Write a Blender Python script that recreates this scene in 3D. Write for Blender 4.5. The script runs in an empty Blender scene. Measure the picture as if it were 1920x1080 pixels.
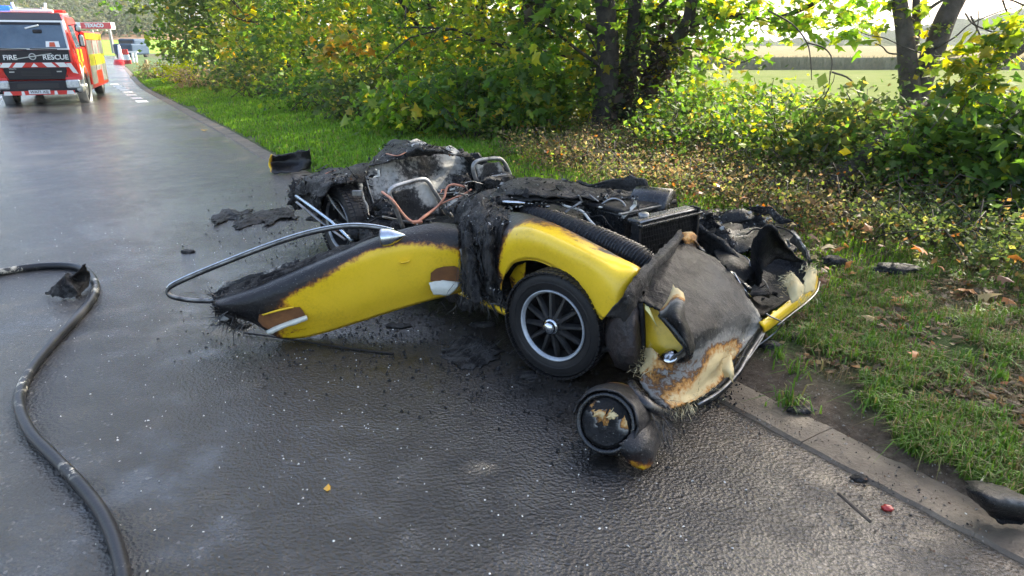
import bpy, bmesh, math, random
import numpy as np
from mathutils import Vector, Matrix, noise

random.seed(7); RNG = np.random.default_rng(7)
scene = bpy.context.scene
COL = scene.collection

# ------------------------------------------------------------------ camera
FPX, CAMH = 1297.0, 1.5
PITCH = math.atan((540 - 82) / FPX)
cam_d = bpy.data.cameras.new('camera'); cam = bpy.data.objects.new('camera', cam_d); COL.objects.link(cam)
cam.location = (0, 0, CAMH); cam.rotation_euler = (math.pi / 2 - PITCH, 0, 0)
cam_d.sensor_width = 36; cam_d.lens = 36 * FPX / 1920; cam_d.clip_start = 0.05; cam_d.clip_end = 6000
scene.camera = cam

# ------------------------------------------------------------------ sky, sun, exposure
SUN_EL, SUN_AZ = math.radians(38), math.radians(45)      # azimuth measured from the view direction towards the right
world = bpy.data.worlds.new('World'); scene.world = world; world.use_nodes = True
wn = world.node_tree.nodes; wl = world.node_tree.links
sky = wn.new('ShaderNodeTexSky'); sky.sky_type = 'NISHITA'; sky.sun_disc = False
sky.sun_elevation = SUN_EL; sky.sun_rotation = SUN_AZ
sky.air_density = 1.0; sky.dust_density = 4.0; sky.ozone_density = 1.0
bgn = wn['Background']; bgn.inputs['Strength'].default_value = 0.15
wl.new(sky.outputs['Color'], bgn.inputs['Color'])
sun_d = bpy.data.lights.new('sun', 'SUN'); sun_d.energy = 3.4; sun_d.angle = math.radians(0.6); sun_d.color = (1.0, 0.92, 0.78)
sun = bpy.data.objects.new('sun', sun_d); COL.objects.link(sun)
SUNV = Vector((math.sin(SUN_AZ) * math.cos(SUN_EL), math.cos(SUN_AZ) * math.cos(SUN_EL), math.sin(SUN_EL)))
sun.rotation_euler = (-SUNV).to_track_quat('-Z', 'Y').to_euler(); sun.location = SUNV * 50
vs = scene.view_settings; vs.view_transform = 'Standard'; vs.look = 'None'; vs.gamma = 1; vs.use_curve_mapping = False
vs.exposure = 2.1
scene.render.engine = 'CYCLES'
scene.cycles.use_denoising = True
scene.cycles.max_bounces = 8; scene.cycles.transparent_max_bounces = 8; scene.cycles.volume_bounces = 0
scene.cycles.sample_clamp_indirect = 6.0; scene.cycles.caustics_reflective = False; scene.cycles.caustics_refractive = False

# ------------------------------------------------------------------ where a photograph point stands in the place
def ray(px, py):
    a = (px - 960) / FPX; b = (py - 540) / FPX
    return Vector((a, math.cos(PITCH) - b * math.sin(PITCH), -math.sin(PITCH) - b * math.cos(PITCH)))
CAMP = Vector((0, 0, CAMH))
def at_z(px, py, z=0.0):
    d = ray(px, py); return CAMP + d * ((z - CAMH) / d.z)
def at_y(px, py, y):
    d = ray(px, py); return CAMP + d * (y / d.y)
def at_plane(px, py, p0, n):
    d = ray(px, py); return CAMP + d * ((p0 - CAMP).dot(n) / d.dot(n))

# ------------------------------------------------------------------ object helpers
def tag(o, label=None, cat=None, group=None, kind=None):
    if label: o['label'] = label
    if cat: o['category'] = cat
    if group: o['group'] = group
    if kind: o['kind'] = kind
    return o
def wloc(o):
    v = Vector((0, 0, 0))
    while o is not None:
        v += Vector(o.location); o = o.parent
    return v
def empty(name, loc, rz=0.0, label=None, cat=None, group=None):
    o = bpy.data.objects.new(name, None); COL.objects.link(o)
    o.location = loc; o.rotation_euler = (0, 0, rz); o.empty_display_size = 0.2
    return tag(o, label, cat, group)
def link(name, me, mat=None, parent=None, loc=None):
    o = bpy.data.objects.new(name, me); COL.objects.link(o)
    if mat is not None:
        for m in (mat if isinstance(mat, (list, tuple)) else [mat]): me.materials.append(m)
    if parent is not None: o.parent = parent
    if loc is not None: o.location = loc
    return o
def raw_mesh(name, verts, faces, smooth=True):
    me = bpy.data.meshes.new(name); me.from_pydata([tuple(v) for v in verts], [], faces)
    if smooth: me.polygons.foreach_set('use_smooth', [True] * len(me.polygons))
    me.update(); return me
def set_attr(me, name, vals):
    a = me.attributes.new(name, 'FLOAT', 'POINT'); a.data.foreach_set('value', np.asarray(vals, dtype=np.float32))
def np_mesh(name, verts, fsize, col=None, smooth=False):
    """verts (N,3); faces are consecutive runs of fsize vertices; col (N,3) point colours"""
    n = len(verts); nf = n // fsize
    me = bpy.data.meshes.new(name)
    me.vertices.add(n); me.vertices.foreach_set('co', np.ascontiguousarray(verts, dtype=np.float32).ravel())
    me.loops.add(n); me.loops.foreach_set('vertex_index', np.arange(n, dtype=np.int32))
    me.polygons.add(nf); me.polygons.foreach_set('loop_start', np.arange(nf, dtype=np.int32) * fsize)
    me.polygons.foreach_set('loop_total', np.full(nf, fsize, dtype=np.int32))
    if col is not None:
        a = me.attributes.new('tint', 'FLOAT_COLOR', 'POINT')
        a.data.foreach_set('color', np.concatenate([col, np.ones((n, 1))], 1).astype(np.float32).ravel())
    me.update(calc_edges=True); me.validate(); return me
class MB:
    """collects shapes (in world coordinates unless said otherwise) and links them as ONE mesh object"""
    def __init__(s): s.v = []; s.f = []; s.sm = []
    def add(s, v, f, smooth=True):
        o = len(s.v); s.v += [tuple(p) for p in v]; s.f += [tuple(i + o for i in q) for q in f]; s.sm += [smooth] * len(f); return s
    def box(s, c, size, rot=None, bevel=0.0):
        sx, sy, sz = [k / 2 for k in size]; R = rot if rot is not None else Matrix.Identity(3); c = Vector(c)
        if bevel <= 0:
            P = [Vector((x, y, z)) for x in (-sx, sx) for y in (-sy, sy) for z in (-sz, sz)]
            return s.add([c + R @ p for p in P], [(0, 1, 3, 2), (4, 6, 7, 5), (0, 4, 5, 1), (2, 3, 7, 6), (0, 2, 6, 4), (1, 5, 7, 3)], False)
        bm = bmesh.new(); bmesh.ops.create_cube(bm, size=1)
        for v in bm.verts: v.co = Vector((v.co.x * sx * 2, v.co.y * sy * 2, v.co.z * sz * 2))
        bmesh.ops.bevel(bm, geom=list(bm.edges), offset=min(bevel, sx * .9, sy * .9, sz * .9), segments=2, profile=.5, affect='EDGES')
        bm.verts.index_update()
        s.add([c + R @ v.co for v in bm.verts], [[v.index for v in f.verts] for f in bm.faces], False); bm.free(); return s
    def tube(s, pts, r, n=8, cap=True, sub=1, flat=1.0):
        pts = [Vector(p) for p in pts]; rr = r if isinstance(r, (list, tuple)) else [r] * len(pts)
        if sub > 1: pts, rr = cr(pts, sub), list(np.interp(np.linspace(0, len(rr) - 1, (len(rr) - 1) * sub + 1), range(len(rr)), rr))
        V = []; F = []; up = None
        for i, p in enumerate(pts):
            t = (pts[min(i + 1, len(pts) - 1)] - pts[max(i - 1, 0)]).normalized()
            if up is None: up = Vector((0, 0, 1)) if abs(t.z) < .9 else Vector((1, 0, 0))
            a = (up - t * up.dot(t)).normalized(); up = a; b = t.cross(a)
            for k in range(n):
                q = 2 * math.pi * k / n; V.append(p + (a * math.cos(q) * flat + b * math.sin(q)) * rr[i])
        for i in range(len(pts) - 1):
            for k in range(n):
                k2 = (k + 1) % n; F.append((i * n + k, i * n + k2, (i + 1) * n + k2, (i + 1) * n + k))
        if cap: F += [tuple(range(n))[::-1], tuple(range((len(pts) - 1) * n, len(pts) * n))]
        return s.add(V, F)
    def lathe(s, prof, c, axis, n=32, closed=False, arc=(0, 2 * math.pi)):
        """prof: list of (distance along axis, radius)"""
        c = Vector(c); ax = Vector(axis).normalized(); a = ax.orthogonal().normalized(); b = ax.cross(a); V = []; F = []
        full = arc[1] - arc[0] > 6.28; m = n if full else n + 1
        for h, r in prof:
            for k in range(m):
                q = arc[0] + (arc[1] - arc[0]) * k / n; V.append(c + ax * h + (a * math.cos(q) + b * math.sin(q)) * r)
        L = len(prof); rng = range(L if closed else L - 1)
        for i in rng:
            j = (i + 1) % L
            for k in range(n):
                k2 = (k + 1) % m; F.append((i * m + k, i * m + k2, j * m + k2, j * m + k))
        return s.add(V, F)
    def build(s, name, mat, parent=None, auto=None):
        off = wloc(parent) if parent is not None else Vector((0, 0, 0))
        me = raw_mesh(name, [Vector(p) - off for p in s.v], s.f, False)
        me.polygons.foreach_set('use_smooth', s.sm)
        return link(name, me, mat, parent)
    def build_local(s, name, mat, parent=None):
        me = raw_mesh(name, s.v, s.f, False); me.polygons.foreach_set('use_smooth', s.sm); return link(name, me, mat, parent)
def cr(P, sub):
    """Catmull-Rom through P (Vectors), sub steps per span"""
    out = []; n = len(P)
    for i in range(n - 1):
        p0 = P[i - 1] if i else P[0] * 2 - P[1]; p1, p2 = P[i], P[i + 1]; p3 = P[i + 2] if i + 2 < n else P[-1] * 2 - P[-2]
        for k in range(sub):
            t = k / sub
            out.append(.5 * ((2 * p1) + (p2 - p0) * t + (2 * p0 - 5 * p1 + 4 * p2 - p3) * t * t + (3 * p1 - p0 - 3 * p2 + p3) * t ** 3))
    return out + [P[-1].copy()]
def patch_grid(rows, su, sv):
    """rows of Vectors (any dimension, equal counts) -> dense grid"""
    rows = [cr(r, su) for r in rows]; n = len(rows[0])
    cols = [cr([r[j] for r in rows], sv) for j in range(n)]
    return [[cols[j][i] for j in range(n)] for i in range(len(cols[0]))]
def patch(name, rows, mat, parent, su=5, sv=5, thick=.006, rough=0.0, rscale=8.0, ragged=0.0, seed=0.0, keep=(0, 0, 0, 0), fold=None):
    """sheet through control points (x,y,z[,char]); keep: sides (first row, last row, first col, last col) NOT torn"""
    R4 = [[Vector((*p[:3], p[3] if len(p) > 3 else 1.0)) for p in r] for r in rows]
    g = patch_grid(R4, su, sv); H, W = len(g), len(g[0])
    V = []; ch = []
    for i in range(H):
        for j in range(W):
            p = g[i][j].to_3d(); c = g[i][j][3]
            if ragged:
                e = 0
                d = Vector((0, 0, 0))
                tu = (g[i][min(j + 1, W - 1)].to_3d() - g[i][max(j - 1, 0)].to_3d()).normalized()
                tv = (g[min(i + 1, H - 1)][j].to_3d() - g[max(i - 1, 0)][j].to_3d()).normalized()
                q = p * 22 + Vector((seed, 0, 0)); nz = noise.fractal(q, .8, 2.2, 4)
                if i == 0 and not keep[0]: d += tv * nz
                if i == H - 1 and not keep[1]: d -= tv * nz
                if j == 0 and not keep[2]: d += tu * nz
                if j == W - 1 and not keep[3]: d -= tu * nz
                p = p + d * ragged
            if rough:
                q = p * rscale + Vector((seed, 3.1, 1.7))
                p = p + noise.noise_vector(q) * rough * .8 + noise.noise_vector(q * 2.7) * rough * .4
                if rough > .006:                     # sharp creases and torn ply
                    k1 = (.5 - abs(noise.noise(q * 1.7))) * 1.1; k2 = .4 - abs(noise.noise(q * 4.3 + Vector((5, 0, 0)))); k3 = noise.noise(q * 9)
                    p = p + Vector((.3, -.55, .75)) * rough * (k1 * .9 + k2 * .7 + k3 * .25)
            V.append(p); ch.append(c)
    F = [(i * W + j, i * W + j + 1, (i + 1) * W + j + 1, (i + 1) * W + j) for i in range(H - 1) for j in range(W - 1)]
    # thickness: back sheet and rim (first sheet faces the open side, towards the road)
    sn = sum((((V[f[2]] - V[f[0]]).cross(V[f[3]] - V[f[1]])) for f in F), Vector((0, 0, 0)))
    if sn.dot(CAMP - V[len(V) // 2]) < 0: F = [f[::-1] for f in F]
    flip = sn.dot(CAMP - V[len(V) // 2]) < 0
    nr = [Vector((0, 0, 0)) for _ in V]
    for f in F:
        n_ = (V[f[2]] - V[f[0]]).cross(V[f[3]] - V[f[1]])
        for k in f: nr[k] += n_
    n0 = len(V); V2 = V + [V[k] - nr[k].normalized() * thick for k in range(n0)]
    F2 = F + [tuple(k + n0 for k in f[::-1]) for f in F]
    rim = [j for j in range(W)] + [i * W + W - 1 for i in range(1, H)] + [(H - 1) * W + j for j in range(W - 2, -1, -1)] + [i * W for i in range(H - 2, 0, -1)]
    for k in range(len(rim)):
        a, b = rim[k], rim[(k + 1) % len(rim)]; F2.append((a, b, b + n0, a + n0) if flip else (b, a, a + n0, b + n0))
    off = wloc(parent) if parent is not None else Vector((0, 0, 0))
    me = raw_mesh(name, [v - off for v in V2], F2); set_attr(me, 'char', ch + ch)
    return link(name, me, mat, parent)
def lump(name, c, size, mat, parent=None, seed=0, amp=.3, freq=1.6, sub=3, flat=None, rot=0, char=1.0):
    """burnt, crumpled lump"""
    bm = bmesh.new(); bmesh.ops.create_icosphere(bm, subdivisions=sub, radius=1)
    off = wloc(parent) if parent is not None else Vector((0, 0, 0)); c = Vector(c); R = Matrix.Rotation(rot, 3, 'Z')
    for v in bm.verts:
        p = v.co.copy(); q = p * freq + Vector((seed * 7.3, 1, 2))
        k = 1 + amp * (noise.fractal(q, .9, 2.1, 4)) + amp * .5 * abs(noise.noise(q * 3))
        p = p * k; v.co = R @ Vector((p.x * size[0], p.y * size[1], p.z * size[2])) + c
        if flat is not None and v.co.z < flat: v.co.z = flat
        v.co -= off
    me = bpy.data.meshes.new(name); bm.to_mesh(me); bm.free()
    me.polygons.foreach_set('use_smooth', [True] * len(me.polygons)); set_attr(me, 'char', [char] * len(me.vertices))
    return link(name, me, mat, parent)
def fibres(name, spots, mat, parent, seed=0, kind='stuff'):
    """spots: (centre, spread, mean direction, length, count, width) - frayed strands, one joined part"""
    rg = random.Random(seed); V = []; F = []
    for c, sp, d, L, n, w in spots:
        c = Vector(c); d = Vector(d).normalized()
        for _ in range(n):
            p = c + Vector((rg.gauss(0, sp[0]), rg.gauss(0, sp[1]), rg.gauss(0, sp[2])))
            v = (d + Vector((rg.gauss(0, .5), rg.gauss(0, .5), rg.gauss(0, .5)))).normalized(); l = L * rg.uniform(.4, 1.3)
            s = v.cross(Vector((rg.gauss(0, 1), rg.gauss(0, 1), rg.gauss(0, 1)))).normalized() * w * rg.uniform(.5, 1.3)
            bend = Vector((rg.gauss(0, .2), rg.gauss(0, .2), rg.gauss(0, .2) - .15)) * l
            o = len(V); m = p + v * l * .5 + bend * .25; e = p + v * l + bend
            V += [p - s, p + s, m + s * .7, m - s * .7, e]; F += [(o, o + 1, o + 2, o + 3), (o + 3, o + 2, o + 4)]
    off = wloc(parent) if parent is not None else Vector((0, 0, 0))
    me = raw_mesh(name, [v - off for v in V], F); set_attr(me, 'char', [1.0] * len(V))
    o = link(name, me, mat, parent); o['kind'] = kind; return o

# ------------------------------------------------------------------ materials
def mat_new(name):
    m = bpy.data.materials.new(name); m.use_nodes = True; nt = m.node_tree
    return m, nt, nt.nodes['Principled BSDF'], nt.nodes, nt.links
def ND(nt, typ, **kw):
    n = nt.nodes.new(typ)
    for k, v in kw.items():
        if k.startswith('i_'): n.inputs[k[2:].replace('_', ' ')].default_value = v
        else: setattr(n, k, v)
    return n
def ramp(nt, src, stops, interp='LINEAR'):
    r = nt.nodes.new('ShaderNodeValToRGB'); cr_ = r.color_ramp; cr_.interpolation = interp
    while len(cr_.elements) < len(stops): cr_.elements.new(.5)
    for e, (p, c) in zip(cr_.elements, stops):
        e.position = p; e.color = (*c, 1) if len(c) == 3 else c
    nt.links.new(src, r.inputs[0]); return r.outputs[0]
def noise_n(nt, vec, scale, detail=4, rough=.55, dist=0.0):
    n = ND(nt, 'ShaderNodeTexNoise'); n.inputs['Scale'].default_value = scale; n.inputs['Detail'].default_value = detail
    n.inputs['Roughness'].default_value = rough; n.inputs['Distortion'].default_value = dist
    nt.links.new(vec, n.inputs['Vector']); return n.outputs['Fac']
def vor_n(nt, vec, scale, feature='F1', out='Distance'):
    n = ND(nt, 'ShaderNodeTexVoronoi'); n.feature = feature; n.inputs['Scale'].default_value = scale
    nt.links.new(vec, n.inputs['Vector']); return n.outputs[out]
def math_n(nt, op, a, b=None, clamp=False):
    n = ND(nt, 'ShaderNodeMath'); n.operation = op; n.use_clamp = clamp
    for k, x in ((0, a), (1, b)):
        if x is None: continue
        if isinstance(x, (int, float)): n.inputs[k].default_value = x
        else: nt.links.new(x, n.inputs[k])
    return n.outputs[0]
def mix_n(nt, fac, a, b):
    n = ND(nt, 'ShaderNodeMix'); n.data_type = 'RGBA'
    for sock, x in ((n.inputs['Factor'], fac), (n.inputs[6], a), (n.inputs[7], b)):
        if isinstance(x, (int, float)): sock.default_value = x
        elif isinstance(x, tuple): sock.default_value = (*x, 1)
        else: nt.links.new(x, sock)
    return n.outputs[2]
def bump_n(nt, h, strength, dist=.01, prev=None):
    b = ND(nt, 'ShaderNodeBump'); b.inputs['Strength'].default_value = strength; b.inputs['Distance'].default_value = dist
    nt.links.new(h, b.inputs['Height'])
    if prev is not None: nt.links.new(prev, b.inputs['Normal'])
    return b.outputs[0]
def objvec(nt): return ND(nt, 'ShaderNodeTexCoord').outputs['Object']
def geovec(nt): return ND(nt, 'ShaderNodeNewGeometry').outputs['Position']
def pbr(name, c1, c2=None, rough=.5, metal=0.0, scale=12, bump=0.0, bscale=40, rvar=0.0, coat=0.0, spec=.5, bdist=.004):
    m, nt, b, N, L = mat_new(name); v = objvec(nt)
    if c2 is not None:
        f = noise_n(nt, v, scale, 6, .65); L.new(ramp(nt, f, [(.35, c1), (.68, c2)]), b.inputs['Base Color'])
    else: b.inputs['Base Color'].default_value = (*c1, 1)
    b.inputs['Roughness'].default_value = rough; b.inputs['Metallic'].default_value = metal
    b.inputs['Specular IOR Level'].default_value = spec; b.inputs['Coat Weight'].default_value = coat; b.inputs['Coat Roughness'].default_value = .12
    if rvar:
        f2 = noise_n(nt, v, scale * 2.3, 4); L.new(math_n(nt, 'MULTIPLY_ADD', f2, rvar), b.inputs['Roughness'])
        b.inputs['Roughness'].links[0].from_node.inputs[2].default_value = rough - rvar * .5
    if bump: L.new(bump_n(nt, noise_n(nt, v, bscale, 5, .65), bump, bdist), b.inputs['Normal'])
    return m
def emis(name, col, s):
    m, nt, b, N, L = mat_new(name); b.inputs['Base Color'].default_value = (*col, 1)
    b.inputs['Emission Color'].default_value = (*col, 1); b.inputs['Emission Strength'].default_value = s; return m
def text_mesh(s, size, extrude=.004, bold=0.0, align='CENTER'):
    cu = bpy.data.curves.new('lettering', 'FONT'); cu.body = s; cu.size = size; cu.extrude = extrude; cu.offset = bold
    cu.align_x = align; cu.align_y = 'CENTER'; cu.resolution_u = 3
    o = bpy.data.objects.new('lettering', cu); COL.objects.link(o)
    dg = bpy.context.evaluated_depsgraph_get(); dg.update(); me = bpy.data.meshes.new_from_object(o.evaluated_get(dg))
    bpy.data.objects.remove(o); me.materials.clear(); return me
# ================================================================== SETTING
# kerb line (road-side edge of the kerb stones), surveyed on the ground
KPX = [(1917, 1066), (1830, 1014), (1718, 962), (1615, 905), (1499, 842), (1384, 778), (500, 303), (440, 266), (395, 240), (345, 212), (300, 187), (262, 165), (246, 148), (238, 136)]
KP = [at_z(*p).to_2d() for p in KPX]
KP = [KP[0] + (KP[0] - KP[3]).normalized() * 7] + KP + [KP[-1] + (KP[-1] - KP[-3]).normalized() * k for k in (14, 40, 90)]
K3 = cr([Vector((p.x, p.y, 0)) for p in KP], 24)
cum = [0.0]
for a, b in zip(K3, K3[1:]): cum.append(cum[-1] + (b - a).length)
cum = np.array(cum); KX = np.array([p.x for p in K3]); KY = np.array([p.y for p in K3])
# smooth the line
S_ALL = np.arange(0, cum[-1], .25)
kx = np.interp(S_ALL, cum, KX); ky = np.interp(S_ALL, cum, KY)
w_ = np.hanning(13); w_ /= w_.sum()
kx = np.convolve(np.pad(kx, 6, mode='reflect', reflect_type='odd'), w_, 'valid'); ky = np.convolve(np.pad(ky, 6, mode='reflect', reflect_type='odd'), w_, 'valid')
tx = np.gradient(kx); ty = np.gradient(ky); tl = np.hypot(tx, ty); tx /= tl; ty /= tl
def st(s, t):
    """point at distance s along the kerb, t metres to its right (negative: on the road)"""
    x = np.interp(s, S_ALL, kx); y = np.interp(s, S_ALL, ky); a = np.interp(s, S_ALL, tx); b = np.interp(s, S_ALL, ty)
    n = np.hypot(a, b); return x + b / n * t, y - a / n * t
def st_of(x, y):
    d = (kx - x) ** 2 + (ky - y) ** 2; i = int(np.argmin(d))
    return S_ALL[i], (x - kx[i]) * ty[i] - (y - ky[i]) * tx[i]
S_END = S_ALL[-1]
KW, KH = .22, .014

# ---- ground below everything, out to the horizon
me = raw_mesh('ground', [(-3000, -300, -1.35), (3000, -300, -1.35), (3000, 3000, -1.35), (-3000, 3000, -1.35)], [(0, 1, 2, 3)], False)
m_ground = pbr('ground_soil', (.10, .12, .03), (.16, .15, .05), .9, scale=.05, spec=.0)
tag(link('ground', me, m_ground), kind='structure')

# ---- road
m, nt, b, N, L = mat_new('wet_asphalt'); v = geovec(nt)
big = noise_n(nt, v, .55, 5, .6, .4); mid = noise_n(nt, v, 4.5, 5, .62); fine = noise_n(nt, v, 90, 3, .6); grit = vor_n(nt, v, 78)
stone = vor_n(nt, v, 95, 'F1', 'Color')
sx = ND(nt, 'ShaderNodeSeparateColor'); L.new(stone, sx.inputs[0])
basec = ramp(nt, fine, [(.3, (.012, .012, .012)), (.58, (.034, .033, .032)), (.8, (.08, .077, .072))])
specks = ramp(nt, sx.outputs[0], [(.0, (0, 0, 0)), (.968, (0, 0, 0)), (.995, (1, 1, 1))])
colr = mix_n(nt, specks, basec, (.13, .125, .12))
large = noise_n(nt, v, .9, 6, .6, .6)
colr = mix_n(nt, ramp(nt, large, [(.52, (0, 0, 0)), (.72, (.75,) * 3)]), colr, mix_n(nt, fine, (.06, .055, .048), (.12, .11, .095)))
# soot washed off the wreck: a stain with its own ragged outline round the car
mp = ND(nt, 'ShaderNodeVectorMath'); mp.operation = 'DISTANCE'; L.new(v, mp.inputs[0]); mp.inputs[1].default_value = (-.15, 3.1, 0)
soot = ramp(nt, math_n(nt, 'MULTIPLY_ADD', mid, 1.6), [(.35, (.8,) * 3), (.62, (0, 0, 0))]); soot.node.inputs[0].links[0].from_node.inputs[2].default_value = -1.15
L.new(math_n(nt, 'ADD', math_n(nt, 'MULTIPLY', mid, 1.1), math_n(nt, 'MULTIPLY_ADD', mp.outputs['Value'], .30)), soot.node.inputs[0]); soot.node.inputs[0].links[0].from_node.inputs[1].links[0].from_node.inputs[2].default_value = -.62
colr = mix_n(nt, soot, colr, (.008, .0075, .007))
# dirt washed towards the kerb (brown) comes from the real distance to the kerb
at_ = ND(nt, 'ShaderNodeAttribute'); at_.attribute_name = 'dirt'
df = math_n(nt, 'MULTIPLY', at_.outputs['Fac'], ramp(nt, mid, [(.3, (.45,) * 3), (.6, (1,) * 3)]))
colr = mix_n(nt, df, colr, mix_n(nt, fine, (.045, .032, .02), (.13, .098, .064)))
L.new(colr, b.inputs['Base Color'])
wet = ramp(nt, math_n(nt, 'ADD', math_n(nt, 'MULTIPLY', big, .62), math_n(nt, 'MULTIPLY', mid, .38)), [(.45, (0, 0, 0)), (.56, (1, 1, 1))])
L.new(math_n(nt, 'MULTIPLY_ADD', wet, -.15), b.inputs['Roughness']); b.inputs['Roughness'].links[0].from_node.inputs[2].default_value = .27
b.inputs['Specular IOR Level'].default_value = .7
hgt = math_n(nt, 'ADD', math_n(nt, 'MULTIPLY', grit, .9), math_n(nt, 'MULTIPLY', noise_n(nt, v, 58, 5, .68), 1.5))
bs = math_n(nt, 'MULTIPLY_ADD', wet, -.46); bs.node.inputs[2].default_value = .82
bn = ND(nt, 'ShaderNodeBump'); bn.inputs['Distance'].default_value = .0085; L.new(hgt, bn.inputs['Height']); L.new(bs, bn.inputs['Strength'])
L.new(bump_n(nt, mid, .02, .03, bn.outputs[0]), b.inputs['Normal'])
M_ROAD = m
ss = np.concatenate([np.arange(0, 30, .5), np.arange(30, S_END, 2)]); tt = [-9.5, -7, -4.5, -3, -2, -1.3, -.8, -.5, -.34, -.24, -.18, -.12, -.05, .0, KW]
V = []; D = []
for s in ss:
    for t in tt:
        x, y = st(s, t); V.append((x, y, 0)); D.append(float(max(np.clip(1.9 - abs(t) / .11, 0, 1), .55 * np.clip(1 - abs(t) / .7, 0, 1))))
W_ = len(tt); F = [(i * W_ + j, i * W_ + j + 1, (i + 1) * W_ + j + 1, (i + 1) * W_ + j) for i in range(len(ss) - 1) for j in range(W_ - 1)]
me = raw_mesh('road', V, F); set_attr(me, 'dirt', D); road = tag(link('road', me, M_ROAD), kind='structure')
# give way dashes beyond the kerb bend, painted on the road
M_PAINT = pbr('road_paint', (.78, .78, .75), (.55, .55, .53), .5, scale=6)
for px, py in [(266, 190), (256, 184), (246, 178), (239.5, 172.5), (233, 168.5), (226.5, 165), (220.5, 161.5), (215, 158)]:
    c = at_z(px, py, .004); d = (at_z(215, 158) - at_z(266, 190)).normalized(); n = Vector((d.y, -d.x, 0)); a, w = .38, .14
    me = raw_mesh('road_dash', [c + d * a + n * w, c + d * a - n * w, c - d * a - n * w, c - d * a + n * w], [(0, 1, 2, 3)], False)
    link('road_dash', me, M_PAINT, road)
# the edge line glimpsed at the far left under the fire engine
c = at_z(4, 181, .004); d = Vector((.45, -.89, 0)); n = Vector((d.y, -d.x, 0))
link('road_dash', raw_mesh('road_dash', [c + d + n * .07, c + d - n * .07, c - d - n * .07, c - d + n * .07], [(0, 1, 2, 3)], False), M_PAINT, road)

# ---- kerb: single stones, joints open
M_KERB = pbr('kerb_concrete', (.07, .051, .033), (.15, .116, .078), .6, scale=5, bump=.9, bscale=55, rvar=.3, bdist=.006)
kerb = empty('kerb', (0, 0, 0)); kerb['kind'] = 'structure'
gut = []; s = 1.0; k = 0
while s < 62 and k < 290:
    Ls = .91; bm = bmesh.new(); nn = 6
    for i in range(nn + 1):
        a = s + .0015 + (Ls - .003) * i / nn
        for t, z in ((0.012, -.02), (.016, KH - .012), (.028, KH), (KW * .6, KH + .004), (KW * 1.0, KH), (KW * 1.02, -.02)):
            x, y = st(a, t); w = Vector((x, y, z)); q = noise.noise(w * 14) * .0035
            bm.verts.new((x + q, y + q, z + (q if z > 0 else 0) + .002 * math.sin(k * 2.3)))
    bm.verts.ensure_lookup_table(); m_ = 6
    for i in range(nn):
        for j in range(m_ - 1): bm.faces.new([bm.verts[i * m_ + j], bm.verts[(i + 1) * m_ + j], bm.verts[(i + 1) * m_ + j + 1], bm.verts[i * m_ + j + 1]])
    bm.faces.new([bm.verts[j] for j in range(m_)]); bm.faces.new([bm.verts[nn * m_ + j] for j in range(m_)][::-1])
    bmesh.ops.recalc_face_normals(bm, faces=bm.faces); me = bpy.data.meshes.new('kerb_stone'); bm.to_mesh(me); bm.free()
    link('kerb_stone', me, M_KERB, kerb); s += Ls; k += 1

# ---- verge, bank and hedge bottom: one sheet from the kerb to the field
def verge_z(s, t):
    z = np.interp(t, [.13, KW, .35, 1.2, 2.6, 5.0, 7.5, 11, 15], [-.012, .016, .045, .10, .14, .22, .05, -.7, -1.3])
    x, y = st(s, t)
    w = np.clip((t - .2) / 1.0, 0, 1)
    if s > 11.5 and t < .23: z -= .04
    return float(z + w * (.05 * noise.noise(Vector((x * .9, y * .9, 0))) + .022 * noise.noise(Vector((x * 3.1, y * 3.1, 4))) + .010 * noise.noise(Vector((x * 9, y * 9, 4)))) + .011 * noise.noise(Vector((x * 9, y * 9, 2))) + .006 * noise.noise(Vector((x * 31, y * 31, 2))))
ss = np.concatenate([np.arange(0, 14, .1), np.arange(14, 30, .3), np.arange(30, S_END, 1.5)])
tt = np.concatenate([[.13, .165, .2, .23, .26], np.arange(.3, 3.2, .1), np.arange(3.2, 8, .4), [9, 10, 11.5, 13, 15, 18]])
V = []; A1 = []; A2 = []
for s in ss:
    for t in tt:
        x, y = st(s, t); V.append((float(x), float(y), verge_z(s, t)))
        mud = np.clip(1.15 - (t - KW) / .55, 0, 1); far = np.clip((s - 11) / 5, 0, 1)
        A1.append(float(mud * (1 - .75 * far)))
        A2.append(float(np.clip((t - (1.5 if s < 11 else 2.8)) / 1.1, 0, 1)))
W_ = len(tt); F = [(i * W_ + j, i * W_ + j + 1, (i + 1) * W_ + j + 1, (i + 1) * W_ + j) for i in range(len(ss) - 1) for j in range(W_ - 1)]
m, nt, b, N, L = mat_new('verge_soil'); v = geovec(nt)
a1 = ND(nt, 'ShaderNodeAttribute'); a1.attribute_name = 'mud'; a2 = ND(nt, 'ShaderNodeAttribute'); a2.attribute_name = 'litter'
soil = ramp(nt, noise_n(nt, v, 30, 6, .7), [(.3, (.06, .042, .028)), (.55, (.125, .092, .063)), (.75, (.20, .16, .115))])
turf = ramp(nt, noise_n(nt, v, 45, 6, .7), [(.3, (.03, .045, .008)), (.55, (.06, .11, .018)), (.78, (.14, .16, .05))])
lit = ramp(nt, noise_n(nt, v, 22, 6, .75), [(.28, (.018, .02, .008)), (.5, (.055, .05, .02)), (.64, (.10, .07, .03)), (.8, (.17, .10, .04))])
g1 = mix_n(nt, math_n(nt, 'MULTIPLY', a2.outputs['Fac'], ramp(nt, noise_n(nt, v, 3, 4), [(.3, (.5,) * 3), (.6, (1,) * 3)])), turf, lit)
pm = math_n(nt, 'ADD', a1.outputs['Fac'], math_n(nt, 'MULTIPLY_ADD', noise_n(nt, v, 2.6, 5), 1.3), True); pm.node.inputs[0]
pm.node.inputs[1].links[0].from_node.inputs[2].default_value = -.62
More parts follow.
